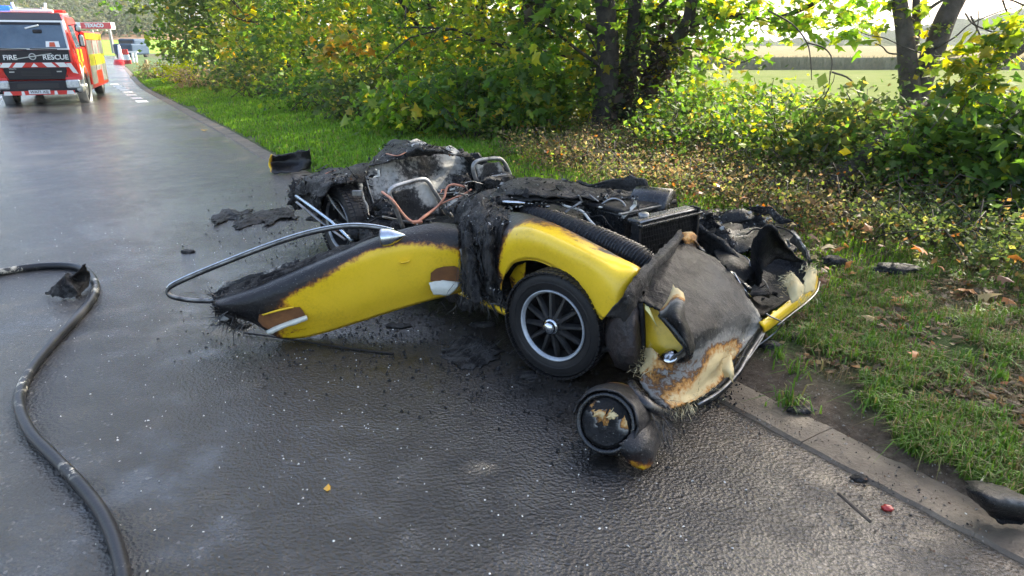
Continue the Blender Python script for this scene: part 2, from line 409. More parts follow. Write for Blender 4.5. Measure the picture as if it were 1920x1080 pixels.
L.new(mix_n(nt, pm, g1, soil), b.inputs['Base Color']); b.inputs['Roughness'].default_value = .75; b.inputs['Specular IOR Level'].default_value = .2
L.new(bump_n(nt, noise_n(nt, v, 38, 7, .75), 1.0, .04), b.inputs['Normal'])
me = raw_mesh('verge', V, F); set_attr(me, 'mud', A1); set_attr(me, 'litter', A2)
tag(link('verge', me, m), kind='structure')
# verge on the other side of the road
V = []
for s in np.arange(0, S_END, 4):
    for t, z in ((-9.48, .0), (-9.6, .06), (-14, .1), (-60, -.2)): x, y = st(s, t); V.append((float(x), float(y), z))
n_ = len(V) // 4; F = [(i * 4 + j, i * 4 + j + 1, (i + 1) * 4 + j + 1, (i + 1) * 4 + j) for i in range(n_ - 1) for j in range(3)]
tag(link('far_verge', raw_mesh('far_verge', V, F), m), kind='structure')

# ---- meadow beyond the hedge, maize field, hills
FZ = -1.3
m_field = pbr('meadow_grass', (.105, .13, .045), (.14, .155, .062), .9, scale=.35, spec=.0)
me = raw_mesh('meadow', [(-60, 12, FZ + .02), (160, 5, FZ + .02), (240, 84, FZ + .02), (-60, 84, FZ + .02)], [(0, 1, 2, 3)], False)
tag(link('meadow', me, m_field), kind='structure')
# tall crop beyond the meadow: a standing block of stems with a ragged top
rg = np.random.default_rng(3)
m_crop_body = pbr('crop_leaf', (.10, .105, .06), (.16, .155, .085), .8, scale=2.5, spec=.0)
m_crop_top = pbr('crop_tassel', (.16, .14, .08), (.22, .19, .11), .9, scale=.4, spec=.0)
X0, X1, Y0, Y1 = -30, 230, 82, 300
nx, ny = 90, 40; V = []; F = []
for j in range(ny):
    for i in range(nx):
        x = X0 + (X1 - X0) * i / (nx - 1); y = Y0 + (Y1 - Y0) * (j / (ny - 1)) ** 1.8
        V.append((x, y, FZ + 1.33 + .25 * noise.noise(Vector((x * .5, y * .5, 0))) + max(0, (y - 160)) * .004))
F = [(j * nx + i, j * nx + i + 1, (j + 1) * nx + i + 1, (j + 1) * nx + i) for j in range(ny - 1) for i in range(nx - 1)]
o0 = len(V)
for i in range(nx): V.append((V[i][0], V[i][1] - .1, FZ))
F += [(i, o0 + i, o0 + i + 1, i + 1) for i in range(nx - 1)]
me = raw_mesh('maize_crop', V, F); crop = link('maize_crop', me, [m_crop_top, m_crop_body]); tag(crop, kind='stuff')
mi = [0] * len(F); mi[-(nx - 1):] = [1] * (nx - 1); me.polygons.foreach_set('material_index', mi)
n = 9000; bx = rg.uniform(X0, X1, n); by = Y0 + np.abs(rg.normal(0, .8, n)); hh = rg.uniform(1.1, 1.7, n); ww = rg.uniform(.04, .12, n); le = rg.normal(0, .2, n)
P = np.zeros((n, 3, 3)); P[:, 0] = np.stack([bx - ww, by - .3, np.full(n, FZ + .1)], 1); P[:, 1] = np.stack([bx + ww, by - .3, np.full(n, FZ + .1)], 1); P[:, 2] = np.stack([bx + le, by - .3, FZ + hh], 1)
me = np_mesh('maize_stems', P.reshape(-1, 3), 3); tag(link('maize_stems', me, m_crop_body), kind='stuff')

def hill(name, pts, y, depth, mat, rough, seed, base=FZ - 1):
    """ridge whose skyline follows (x, height) pairs, with real depth and tree-lumped relief"""
    xs = np.linspace(pts[0][0], pts[-1][0], 260); hs = np.interp(xs, [p[0] for p in pts], [p[1] for p in pts])
    V = []; nj = 16
    for j in range(nj):
        u = j / (nj - 1); prof = math.sin(math.pi * min(1, u * .5 + .0)) if u < 1 else 1
        for x, h in zip(xs, hs):
            yy = y + depth * u; q = Vector((x / 11 + seed, yy / 30, 0))
            bmp = rough * (abs(noise.noise(q)) + .5 * abs(noise.noise(q * 2.3)) + .3 * noise.noise(q * 5))
            V.append((x, yy, base + (h - base) * prof + bmp * min(1, u * 3)))
    n_ = len(xs); F = [(j * n_ + i, j * n_ + i + 1, (j + 1) * n_ + i + 1, (j + 1) * n_ + i) for j in range(nj - 1) for i in range(n_ - 1)]
    return tag(link(name, raw_mesh(name, V, F), mat), kind='structure')
m_hill = pbr('wooded_hill', (.035, .05, .02), (.07, .085, .03), .9, scale=.12, bump=1, bscale=.5, bdist=2, spec=.0)
m_hill2 = pbr('wooded_hill_near', (.04, .06, .02), (.10, .10, .035), .9, scale=.2, bump=1, bscale=.8, bdist=1, spec=.0)
def hz(px, py, d):
    p = at_y(px, py, d); return p.x, p.z
D1 = 500
hill('hills', [hz(x, y, D1) for x, y in ((900, 84), (1250, 84), (1480, 82), (1530, 80), (1560, 74), (1600, 66), (1660, 60), (1700, 58), (1760, 48), (1800, 40), (1850, 36), (1920, 22), (2100, 0), (2400, -30))], D1 - 70, 70, m_hill, 4, 3)
D2 = 340
hill('hillside', [hz(x, y, D2) for x, y in ((1480, 92), (1570, 88), (1600, 80), (1650, 76), (1690, 80), (1720, 88), (1800, 92))], D2 - 30, 30, m_hill2, 1.6, 5)
D3 = 260
hill('woodland_hill', [hz(x, y, D3) for x, y in ((-700, -60), (-300, -40), (0, -45), (100, -30), (190, -15), (260, 20), (330, 60), (420, 84), (600, 92))], D3 - 70, 70, m_hill2, 6, 9)
# ploughed slope and green strips behind the filling station
m_plough = pbr('ploughed_soil', (.20, .13, .075), (.27, .18, .11), .9, scale=.3, spec=.0)
m_green = pbr('pasture_grass', (.15, .24, .04), (.20, .30, .06), .9, scale=.3, spec=.0)
def slope(name, px0, px1, rows, mat):
    V = []
    for py, d in rows:
        for i in range(9):
            p = at_y(px0 + (px1 - px0) * i / 8, py, d); V.append((p.x, p.y, p.z))
    F = [(j * 9 + i, j * 9 + i + 1, (j + 1) * 9 + i + 1, (j + 1) * 9 + i) for j in range(len(rows) - 1) for i in range(8)]
    tag(link(name, raw_mesh(name, V, F), mat), kind='structure')
slope('pasture', 20, 420, [(106, 96), (96, 110), (75, 130)], m_green)
slope('ploughed_field', 20, 420, [(74.5, 131), (60, 150), (38, 200)], m_plough)

# ---- the damp air of the photograph: one closed box round camera and scene
m_hz = bpy.data.materials.new('damp_air'); m_hz.use_nodes = True; nt = m_hz.node_tree; nt.nodes.remove(nt.nodes['Principled BSDF'])
pv = nt.nodes.new('ShaderNodeVolumePrincipled'); pv.inputs['Color'].default_value = (.95, .97, 1, 1); pv.inputs['Density'].default_value = .0004; pv.inputs['Anisotropy'].default_value = 0.0
nt.links.new(pv.outputs[0], nt.nodes['Material Output'].inputs['Volume'])
HZT = 80
V = [(x, y, z) for x in (-3200, 3200) for y in (-400, 3200) for z in (-3.5, HZT)]
tag(link('haze', raw_mesh('haze', V, [(0, 1, 3, 2), (4, 6, 7, 5), (0, 4, 5, 1), (2, 3, 7, 6), (0, 2, 6, 4), (1, 5, 7, 3)], False), m_hz), kind='stuff')
# ================================================================== TREES, SHRUBS, GRASS
S0 = 7.0                                         # kerb distance of the stone nearest the camera
def ST(s, t, dz=0.0):
    x, y = st(s + S0, t); return Vector((float(x), float(y), verge_z(s + S0, t) + dz))
def leaf_mat(name, trans=.5, rough=.55, gain=1.0):
    m, nt, b, N, L = mat_new(name)
    a = ND(nt, 'ShaderNodeAttribute'); a.attribute_name = 'tint'
    b.inputs['Roughness'].default_value = rough; b.inputs['Specular IOR Level'].default_value = .3
    L.new(a.outputs['Color'], b.inputs['Base Color'])
    tr = ND(nt, 'ShaderNodeBsdfTranslucent'); mx = ND(nt, 'ShaderNodeMixShader'); mx.inputs[0].default_value = trans
    hs = ND(nt, 'ShaderNodeHueSaturation'); hs.inputs['Hue'].default_value = .495; hs.inputs['Saturation'].default_value = 1.1; hs.inputs['Value'].default_value = 2.1 * gain
    L.new(a.outputs['Color'], hs.inputs['Color']); L.new(hs.outputs[0], tr.inputs['Color'])
    L.new(b.outputs[0], mx.inputs[1]); L.new(tr.outputs[0], mx.inputs[2]); L.new(mx.outputs[0], N['Material Output'].inputs['Surface'])
    return m
M_LEAF = leaf_mat('leaf', .55); M_DRY = leaf_mat('dry_leaf', .3, .6, .8); M_GRASS = leaf_mat('grass_blade', .4, .5, .8)
def tint_obj_mat(name, c, trans=.45):
    m, nt, b, N, L = mat_new(name); v = objvec(nt)
    c2 = tuple(x * .55 for x in c); col = ramp(nt, noise_n(nt, v, 30, 4), [(.35, c), (.7, c2)])
    L.new(col, b.inputs['Base Color']); b.inputs['Roughness'].default_value = .45
    tr = ND(nt, 'ShaderNodeBsdfTranslucent'); mx = ND(nt, 'ShaderNodeMixShader'); mx.inputs[0].default_value = trans
    tr.inputs['Color'].default_value = (min(1, c[0] * 2), min(1, c[1] * 2), min(1, c[2] * 1.6), 1)
    L.new(b.outputs[0], mx.inputs[1]); L.new(tr.outputs[0], mx.inputs[2]); L.new(mx.outputs[0], N['Material Output'].inputs['Surface']); return m
M_BARK = pbr('bark', (.035, .027, .02), (.11, .09, .07), .85, scale=7, bump=1.0, bscale=24, bdist=.02)
M_BARK2 = pbr('bark_dark', (.02, .016, .012), (.06, .048, .038), .85, scale=9, bump=1.0, bscale=30, bdist=.02)
M_TWIG = pbr('twig_bark', (.045, .033, .024), (.10, .075, .05), .8, scale=14)

# leaf outlines: lobed maple leaf (ten triangles), plain folded leaf (two triangles)
def maple_tris():
    pts = [(0, 0)]
    for ang, r in ((-28, .62), (2, .40), (18, .86), (48, .50), (90, 1.0), (132, .50), (162, .86), (178, .40), (208, .62)):
        q = math.radians(ang); pts.append((math.cos(q) * r * .62, .32 + math.sin(q) * r * .68))
    c = (0, .34); T = []
    for i in range(len(pts)):
        a, b = pts[i], pts[(i + 1) % len(pts)]; T += [c, a, b]
    T = np.array(T); return np.c_[T, -.35 * np.abs(T[:, 0]) - .18 * (T[:, 1] - .3) ** 2]
MAPLE = maple_tris()
PLAIN = np.array([(0, 0, 0), (.36, .5, -.12), (0, 1, -.06), (0, 0, 0), (0, 1, -.06), (-.36, .5, -.12)], float)
def leaf_cloud(centers, npc, spread, size, pal, shape, rg, droop=.45, up=.75, flat=.6, jitter=.25):
    """leaves round cluster centres. centers (K,3). Returns verts, tints"""
    K = len(centers); n = K * npc
    c = np.repeat(centers, npc, 0) + rg.normal(0, 1, (n, 3)) * np.array([spread, spread, spread * flat])
    nrm = rg.normal(0, .55, (n, 3)); nrm[:, 2] += up; nrm /= np.linalg.norm(nrm, axis=1)[:, None]
    d = rg.normal(0, 1, (n, 3)); d[:, 2] -= droop; d -= nrm * (d * nrm).sum(1)[:, None]; d /= np.linalg.norm(d, axis=1)[:, None]
    s = np.cross(d, nrm); sz = size * np.clip(rg.lognormal(-.08, .34, n), .35, 1.9)
    V = (c[:, None, :] + sz[:, None, None] * (shape[None, :, 0:1] * s[:, None, :] + shape[None, :, 1:2] * d[:, None, :] + shape[None, :, 2:3] * nrm[:, None, :]))
    cols = np.array([p[0] for p in pal]); w = np.array([p[1] for p in pal], float); w /= w.sum()
    # colour runs by cluster, with some leaves of their own
    ci = np.repeat(rg.choice(len(pal), K, p=w), npc); own = rg.random(n) < .45; ci[own] = rg.choice(len(pal), own.sum(), p=w)
    t = 1.65 * cols[ci] * rg.uniform(1 - jitter, 1 + jitter, (n, 1)) * rg.uniform(.92, 1.08, (n, 3))
    return V.reshape(-1, 3), np.repeat(t, len(shape), 0)
GREEN = [((.028, .055, .010), 3), ((.045, .085, .014), 4), ((.07, .115, .018), 3), ((.12, .14, .018), 1.6), ((.20, .17, .02), .4), ((.20, .10, .015), .04)]
LIME = [((.055, .105, .014), 3), ((.09, .15, .02), 4), ((.15, .19, .025), 2.5), ((.26, .22, .03), .8)]
GOLD = [((.055, .09, .014), 4), ((.10, .125, .016), 3), ((.19, .17, .02), 1.5), ((.24, .13, .015), .22)]
OLIVE = [((.035, .055, .015), 4), ((.055, .08, .02), 3), ((.09, .10, .025), 2), ((.16, .13, .03), .6)]
DARK = [((.018, .022, .010), 3), ((.028, .018, .012), 2), ((.035, .03, .014), 2)]
def leaves_obj(name, parts, mat, parent, kind='stuff'):
    V = np.concatenate([p[0] for p in parts]); C = np.concatenate([p[1] for p in parts])
    V = V - np.array(wloc(parent))[None] if parent is not None else V
    o = link(name, np_mesh(name, V, 3, C), mat, parent)
    if kind: o['kind'] = kind
    return o
LEAF_ME = {}
def leaf_mesh(col, shape_key='maple'):
    k = (col, shape_key)
    if k not in LEAF_ME:
        me = np_mesh('leaf', MAPLE if shape_key == 'maple' else PLAIN, 3); me.materials.append(tint_obj_mat('leaf_tone', col)); LEAF_ME[k] = me
    return LEAF_ME[k]
def single_leaves(parent, centers, size, cols, rg, n):
    off = np.array(wloc(parent))
    for i in range(n):
        c = centers[rg.integers(len(centers))] + rg.normal(0, .14, 3) - off
        o = bpy.data.objects.new('leaf', leaf_mesh(cols[rg.integers(len(cols))])); COL.objects.link(o); o.parent = parent
        o.location = c; o.rotation_euler = (rg.normal(-.35, .5), rg.normal(0, .4), rg.uniform(0, 6.28)); k = size * rg.uniform(.8, 1.3); o.scale = (k, k, k)

def limbs(mb, base, r0, height, rg, n_limb=6, lean=(0, 0), first=.35, tips=None, bend=.25, up_r=.35):
    """tapered trunk with forking limbs; appends limb tips to tips"""
    P = [Vector(base)]; d = Vector((lean[0], lean[1], 1)).normalized(); nseg = 7
    for i in range(nseg):
        d = (d + Vector((rg.normal(0, .07), rg.normal(0, .07), 0))).normalized(); P.append(P[-1] + d * height / nseg)
    R = list(np.linspace(r0, r0 * up_r, nseg + 1)); R[0] = r0 * 1.35
    mb.tube(P, R, 8, sub=2)
    for k in range(n_limb):
        f = first + (1 - first) * k / max(1, n_limb); i = min(nseg - 1, int(f * nseg)); p = P[i].lerp(P[i + 1], f * nseg - i)
        q = rg.uniform(0, 6.28); L = height * rg.uniform(.25, .5); v = Vector((math.cos(q), math.sin(q), rg.uniform(.1, .8))).normalized()
        Q = [p]
        for j in range(4):
            v = (v + Vector((rg.normal(0, bend), rg.normal(0, bend), rg.normal(0, bend)))).normalized(); Q.append(Q[-1] + v * L / 4)
        rr = r0 * (1 - .6 * f) * .45; mb.tube(Q, list(np.linspace(rr, rr * .25, 5)), 6, sub=2)
        if tips is not None: tips += Q[2:]
        for z in range(2):
            v2 = (v + Vector((rg.normal(0, .7), rg.normal(0, .7), rg.normal(0, .5)))).normalized(); S = Q[2 + z]
            W = [S, S + v2 * L * .25, S + v2 * L * .45 + Vector((0, 0, -.1 * L))]; mb.tube(W, [rr * .4, rr * .25, rr * .1], 5, sub=2)
            if tips is not None: tips += W[1:]
    return P
def clusters_ellipsoid(c, rx, ry, rz, n, rg, shell=.55, zmin=None, nf=1.1):
    out = []
    while len(out) < n:
        v = rg.normal(0, 1, 3); v /= np.linalg.norm(v); r = (shell + (1 - shell) * rg.random()) if rg.random() < .75 else rg.random() ** .5
        k = 1 + .28 * noise.noise(Vector(v * nf * 2 + np.array(c) * .37))
        p = np.array(c) + v * np.array([rx, ry, rz]) * r * k
        if zmin is not None and p[2] < zmin: continue
        out.append(p)
    return np.array(out)

# ---- the row of sycamores and maples along the bank, from the wreck to the filling station
# (s along kerb, t from kerb, lateral radius, height of leafy skirt centre, tree height, clusters, palette, leaf size, label, category)
TREES = [
 (10.4, 5.6, 2.0, 480, GREEN, .11, 'green sycamore sapling right behind the rear of the burnt car', 'sycamore_tree'),
 (11.6, 5.0, 2.3, 620, GOLD, .11, 'sycamore with a spray of orange and yellow leaves behind the verge grass', 'sycamore_tree'),
 (14.4, 5.1, 2.5, 620, GREEN, .12, 'dense green sycamore overhanging the verge, second past the orange sprayed one', 'sycamore_tree'),
 (17.8, 5.1, 2.6, 560, GOLD, .15, 'yellowing roadside tree in the middle of the leafy bank', 'field_maple_tree'),
 (21.5, 5.0, 2.7, 520, GREEN, .16, 'mid green bank tree above the yellow bush on the verge', 'field_maple_tree'),
 (26.0, 4.8, 2.8, 480, GOLD, .18, 'golden green tree third from the far end of the bank', 'field_maple_tree'),
 (31.5, 4.4, 3.0, 460, OLIVE, .20, 'dark olive tree second from the far end of the bank', 'field_maple_tree'),
 (38.5, 4.0, 3.2, 440, GREEN, .22, 'last tree of the bank, hanging over the kerb by the filling station', 'field_maple_tree'),
]
for i, (s, t, r, nc, pal, ls, lab, nm) in enumerate(TREES):
    rg = np.random.default_rng(100 + i); b = ST(s, t, -.05)
    root = empty(nm, b, label=lab, cat='tree', group='trees along the roadside bank')
    mb = MB(); tips = []; H = rg.uniform(6.5, 8.5)
    limbs(mb, b, .11 + .02 * (i % 3), H, rg, 9, (rg.normal(0, .08), rg.normal(0, .08)), .12, tips)
    for k in range(2): limbs(mb, b + Vector((rg.normal(0, .3), rg.normal(0, .3), 0)), .06, H * .6, rg, 5, (rg.normal(0, .3), rg.normal(0, .3)), .15, tips)
    mb.build('trunk', M_BARK2, root)
    lo = clusters_ellipsoid((b.x, b.y, b.z + (1.25 if s < 20 else 1.6)), r, r, 1.6 if s < 20 else 2.0, int(nc * .66), rg, .72, zmin=.2)
    hi = clusters_ellipsoid((b.x - (1.3 if s > 30 else 0), b.y, 4.6), r * (1.35 if s > 30 else 1), r, 2.0, 130 if s > 30 else 40, rg, .3)
    parts = [leaf_cloud(lo, 14 if s < 16 else 11, .22, ls, pal, MAPLE if s < 22 else PLAIN, rg), leaf_cloud(hi, 22, .40, .30, pal, PLAIN, rg),
             leaf_cloud(np.array([tuple(p) for p in tips]), 5, .2, ls, pal, PLAIN, rg)]
    if nm == 'sycamore_tree' and i == 1:
        oc = clusters_ellipsoid(tuple(at_y(635, 80, 13.4)), .6, .5, .5, 24, rg, .2)
        parts.append(leaf_cloud(oc, 8, .16, .14, [((.24, .13, .025), 2), ((.30, .20, .045), 2), ((.12, .12, .02), 2)], MAPLE, rg))
    leaves_obj('crown', parts, M_LEAF, root)
    if i < 2: single_leaves(root, lo[lo[:, 1] < b.y], .16, [(.05, .09, .015), (.08, .12, .02), (.22, .17, .02)], rg, 40)

# ---- the big tree with three stems behind the car, ivy and dead leaves round its foot
rg = np.random.default_rng(11); YB = 10.4
base = at_y(1132, 300, YB); base.z = ST(7.4, 4.6).z - .1
root = empty('multi_stem_tree', base, label='old tree with three dark ivy-hung stems behind the burnt car', cat='tree', group=None)
mb = MB()
def stem(mb, pts, y, r0, r1, n=10):
    P = [at_y(px, py, y + dy) for px, py, dy in pts]; mb.tube(P, list(np.linspace(r0, r1, len(P))), n, sub=4); return P
stem(mb, [(1125, 330, 0), (1130, 270, 0), (1136, 180, 0), (1140, 100, .05), (1136, 20, .1), (1125, -60, .1), (1130, -250, .2), (1150, -520, .3)], YB, .21, .09)
stem(mb, [(1150, 310, .2), (1165, 220, .2), (1178, 140, .25), (1188, 60, .3), (1195, -30, .3), (1215, -250, .5), (1230, -480, .7)], YB, .15, .07)
A = stem(mb, [(1160, 290, .1), (1205, 190, .05), (1240, 110, 0), (1285, 50, -.1), (1300, -10, -.2), (1330, -150, -.2), (1390, -400, 0)], YB, .13, .05)
stem(mb, [(1283, 52, -.1), (1330, 35, -.25), (1390, 30, -.4), (1440, 38, -.5), (1520, 10, -.8), (1590, -40, -1)], YB, .055, .02, 7)
stem(mb, [(1240, 110, 0), (1290, 90, -.3), (1350, 105, -.5), (1385, 118, -.6), (1420, 105, -.7)], YB, .022, .006, 5)
stem(mb, [(1120, 60, 0), (1060, 30, -.3), (1000, 0, -.5), (930, -60, -.6)], YB, .05, .015, 6)
stem(mb, [(1135, 130, 0), (1085, 95, -.3), (1040, 60, -.5), (1010, 45, -.6)], YB, .03, .01, 5)
stem(mb, [(1192, 50, .3), (1230, 20, .2), (1265, -20, 0), (1300, -90, -.2)], YB, .04, .02, 6)
# drooping dead twigs
for pts in ([(1130, 190, -.3), (1150, 215, -.4), (1175, 235, -.5), (1215, 245, -.6), (1245, 262, -.7)], [(1190, 130, -.3), (1200, 190, -.4), (1215, 240, -.5), (1240, 290, -.6)], [(1205, 205, -.2), (1240, 245, -.4), (1250, 300, -.5)], [(1100, 60, -.4), (1120, 100, -.4), (1128, 150, -.3)]):
    stem(mb, pts, YB, .014, .005, 5)
mb.build('trunk', M_BARK2, root)
pc = lambda L, sp, n: np.concatenate([np.array([tuple(at_y(px, py, YB + dy))]) + rg.normal(0, 1, (n, 3)) * sp for px, py, dy in L])
ivy = pc([(1130, 240, -.2), (1135, 290, -.2), (1145, 200, -.1), (1175, 260, -.1), (1165, 150, .1), (1180, 90, .2), (1120, 310, -.2), (1210, 250, 0)], .13, 14)
dead = pc([(1215, 130, -.2), (1230, 95, -.2), (1200, 170, -.25), (1225, 190, -.3), (1210, 215, -.3), (1240, 140, -.2), (1195, 235, -.3), (1000, 15, -.4), (1245, 75, -.1)], .14, 13)
gold = pc([(1255, 115, -.2), (1262, 100, -.2), (1250, 125, -.2)], .09, 12)
green = pc([(1040, 20, -.5), (1000, 60, -.6), (1010, 110, -.6), (1030, 170, -.5), (1300, 20, .2), (1250, 30, .3), (1220, 40, .4), (1330, 10, -.2), (1165, 20, .6), (980, 150, -.5), (1020, 230, -.4), (1255, 180, .6), (1230, 230, .5)], .15, 12)
spray = pc([(1330, 40, -.3), (1360, 55, -.5), (1400, 80, -.6), (1345, 90, -.5), (1440, 40, -.6), (1470, 25, -.7), (1500, 15, -.8), (1550, 10, -.9), (1580, 40, -1), (1600, 25, -1), (1620, 45, -1), (1560, 45, -.9), (1480, 50, -.7), (1360, 15, -.4), (1420, 10, -.5)], .11, 6)
up_ = clusters_ellipsoid((base.x + .1, base.y, 5.4), 2.8, 2.3, 2.4, 150, rg, .3)
leaves_obj('crown', [leaf_cloud(green, 9, .17, .13, GREEN, MAPLE, rg), leaf_cloud(spray, 8, .14, .12, LIME, MAPLE, rg), leaf_cloud(up_, 22, .45, .28, GREEN, PLAIN, rg), leaf_cloud(gold, 6, .08, .09, GOLD, MAPLE, rg)], M_LEAF, root)
leaves_obj('ivy', [leaf_cloud(ivy, 9, .10, .07, OLIVE, PLAIN, rg), leaf_cloud(dead, 8, .11, .11, DARK, PLAIN, rg)], M_DRY, root)
single_leaves(root, np.concatenate([spray, green]), .15, [(.06, .12, .016), (.10, .16, .02), (.2, .19, .025)], rg, 60)

# ---- the tree on the right with a forked, leaning trunk
rg = np.random.default_rng(12); YR = 7.4
base = at_y(1705, 330, YR); base.z = .0
root = empty('forked_tree', base, label='bare-branched tree with a leaning forked trunk at the field edge', cat='tree')
mb = MB()
stem(mb, [(1690, 400, 0), (1702, 300, 0), (1708, 200, 0), (1702, 120, 0), (1695, 50, 0), (1686, 0, 0), (1680, -100, .1), (1660, -380, .2)], YR, .125, .05)
stem(mb, [(1706, 260, 0), (1722, 170, .05), (1752, 90, .1), (1775, 30, .15), (1800, -20, .2), (1850, -150, .3), (1900, -400, .5)], YR, .12, .08)
stem(mb, [(1708, 100, 0), (1718, 60, .1), (1718, 0, .1), (1730, -90, .2)], YR, .05, .03, 7)
stem(mb, [(1722, 40, .1), (1745, 15, 0), (1775, -5, 0), (1810, -30, 0)], YR, .022, .012, 6)
for pts in ([(1920, 75, -.8), (1880, 85, -.6), (1840, 95, -.5), (1760, 106, -.4), (1700, 90, -.2), (1660, 72, -.2), (1628, 66, -.2), (1610, 58, -.2)],
            [(1810, 25, 0), (1825, 45, -.2), (1860, 60, -.3), (1900, 78, -.5), (1925, 84, -.5)], [(1920, 10, -.5), (1895, 0, -.3), (1860, -4, -.2), (1800, -10, 0)],
            [(1700, 102, 0), (1668, 100, -.1), (1655, 88, -.2), (1640, 80, -.2)], [(1752, 92, 0), (1790, 70, -.1), (1820, 45, -.2), (1880, 20, -.3), (1925, 10, -.3)],
            [(1740, 135, 0), (1800, 110, -.2), (1830, 60, -.3), (1835, 20, -.4)], [(1880, 0, -.3), (1890, 25, -.3), (1912, 40, -.3)], [(1820, 30, -.1), (1835, 60, -.2), (1845, 88, -.3)],
            [(1440, 20, -.4), (1485, 45, -.4), (1513, 80, -.4), (1520, 115, -.4), (1522, 150, -.4)], [(1513, 80, -.4), (1545, 90, -.4), (1560, 112, -.4), (1555, 150, -.4)], [(1560, 135, -.4), (1595, 150, -.5), (1615, 190, -.5), (1625, 230, -.5)]):
    stem(mb, pts, YR, .010, .004, 5)
mb.build('trunk', M_BARK, root)
pc = lambda L, sp, n: np.concatenate([np.array([tuple(at_y(px, py, YR + dy))]) + rg.normal(0, 1, (n, 3)) * sp for px, py, dy in L])
few = pc([(1708, 15, -.1), (1730, 18, -.1), (1670, 5, 0), (1645, 47, -.1), (1715, 75, 0), (1900, 60, -.5), (1880, 70, -.5)], .05, 3)
ivy = pc([(1715, 190, -.15), (1712, 230, -.15), (1735, 130, -.1), (1745, 90, 0), (1760, 60, 0), (1700, 250, -.1), (1705, 140, -.1)], .07, 6)
up_ = np.concatenate([clusters_ellipsoid((base.x + .2, base.y + .1, 5.5), 2.9, 2.3, 2.2, 230, rg, .3), clusters_ellipsoid((base.x + 2.5, base.y - 1.2, 5.7), 2.4, 2.0, 1.5, 190, rg, .2)])  # unseen leaves: crown filled out to shade car, second clump added to shade road
leaves_obj('crown', [leaf_cloud(few, 4, .06, .09, GOLD, MAPLE, rg), leaf_cloud(up_, 20, .4, .2, GOLD, PLAIN, rg)], M_LEAF, root)
leaves_obj('ivy', [leaf_cloud(ivy, 7, .05, .045, OLIVE, PLAIN, rg)], M_LEAF, root)

# fallen limb leaning through the bushes on the right
mb = MB(); stem(mb, [(1560, 350, -.3), (1640, 275, -.2), (1720, 215, 0), (1800, 165, .1), (1880, 110, .2), (1960, 60, .3), (2060, -10, .5)], 6.4, .075, .05, 9)
stem(mb, [(1850, 140, .2), (1858, 170, .1), (1850, 210, 0), (1866, 230, 0)], 6.4, .03, .02, 7); stem(mb, [(1780, 180, .1), (1830, 130, -.1), (1850, 80, -.2)], 6.4, .018, .008, 6)
root = empty('fallen_limb', at_y(1560, 350, 6.1), label='thick broken limb leaning up to the right through the bushes', cat='fallen branch')
mb.build('limb', M_BARK, root)
rg = np.random.default_rng(14)
pc = lambda L, sp, n, Y: np.concatenate([np.array([tuple(at_y(px, py, Y))]) + rg.normal(0, 1, (n, 3)) * sp for px, py in L])
hang = pc([(1800, 120), (1830, 105), (1860, 95), (1900, 80), (1840, 135), (1880, 60), (1910, 50), (1815, 140), (1790, 160)], .07, 6, 6.2)
leaves_obj('foliage', [leaf_cloud(hang, 6, .08, .10, GOLD, MAPLE, rg)], M_LEAF, root)

# ---- shrubs under the trees and along the field edge
def shrub(name, px, py, y, rx, h, nc, npc, size, pal, shape, label, seed, cat='shrub', group='bushes at the field edge', singles=0, ground=None, mat=None, stems=26, ry=None, sp=.13):
    rg = np.random.default_rng(seed); c = at_y(px, py, y); gz = verge_z(*map(float, (lambda q: (q[0], max(q[1], .3)))(st_of(c.x, c.y)))) if ground is None else ground
    b = Vector((c.x, c.y, gz)); root = empty(name, b, label=label, cat=cat, group=group); ry = ry or rx
    cl = clusters_ellipsoid((b.x, b.y, gz + h * .42), rx, ry, h * .42, nc, rg, .5, zmin=gz + .04)
    mb = MB()
    for k in range(stems):
        p = Vector(cl[rg.integers(len(cl))]); a = b + Vector((rg.normal(0, rx * .25), rg.normal(0, ry * .25), -.05)); m_ = a.lerp(p, .5) + Vector((rg.normal(0, .08), rg.normal(0, .08), .12))
        e = p + Vector((rg.normal(0, .1), rg.normal(0, .1), rg.uniform(.0, .2))); mb.tube([a, m_, p, e], [.011, .008, .005, .003], 5, sub=2)
    mb.build('stems', M_TWIG, root)
    leaves_obj('foliage', [leaf_cloud(cl, npc, sp, size, pal, shape, rg)], mat or M_LEAF, root)
    if singles: single_leaves(root, cl[cl[:, 1] < b.y], size * 1.15, [p[0] for p in pal[:4]], rg, singles)
    return root
G1 = 'bushes at the field edge'
shrub('hazel_shrub', 1345, 240, 9.4, .8, 1.0, 130, 9, .085, LIME, MAPLE, 'bright lime green bush right of the three-stemmed tree', 21)
shrub('hazel_shrub', 1430, 230, 8.6, .6, 1.0, 80, 10, .075, LIME, PLAIN, 'lime bush with yellow upright tips against the meadow', 22)
shrub('hawthorn_shrub', 1365, 290, 7.9, .8, .8, 110, 12, .06, OLIVE, PLAIN, 'small-leaved dark green bush in front of the lime bushes', 23)
shrub('hawthorn_shrub', 1505, 290, 7.2, .7, .85, 110, 12, .055, GREEN, PLAIN, 'small-leaved green bush left of the forked tree', 24)
shrub('hazel_shrub', 1590, 250, 7.8, .6, .85, 70, 10, .07, LIME, PLAIN, 'loose yellow-green bush just left of the forked trunk', 25)
shrub('bramble_shrub', 1640, 330, 6.5, .7, .75, 100, 9, .08, OLIVE, MAPLE, 'dark bramble tangle at the foot of the forked tree', 26, singles=20)
shrub('sycamore_shrub', 1790, 280, 6.3, .7, .95, 70, 8, .135, GREEN, MAPLE, 'large-leaved sycamore bush right of the forked trunk', 27, singles=50)
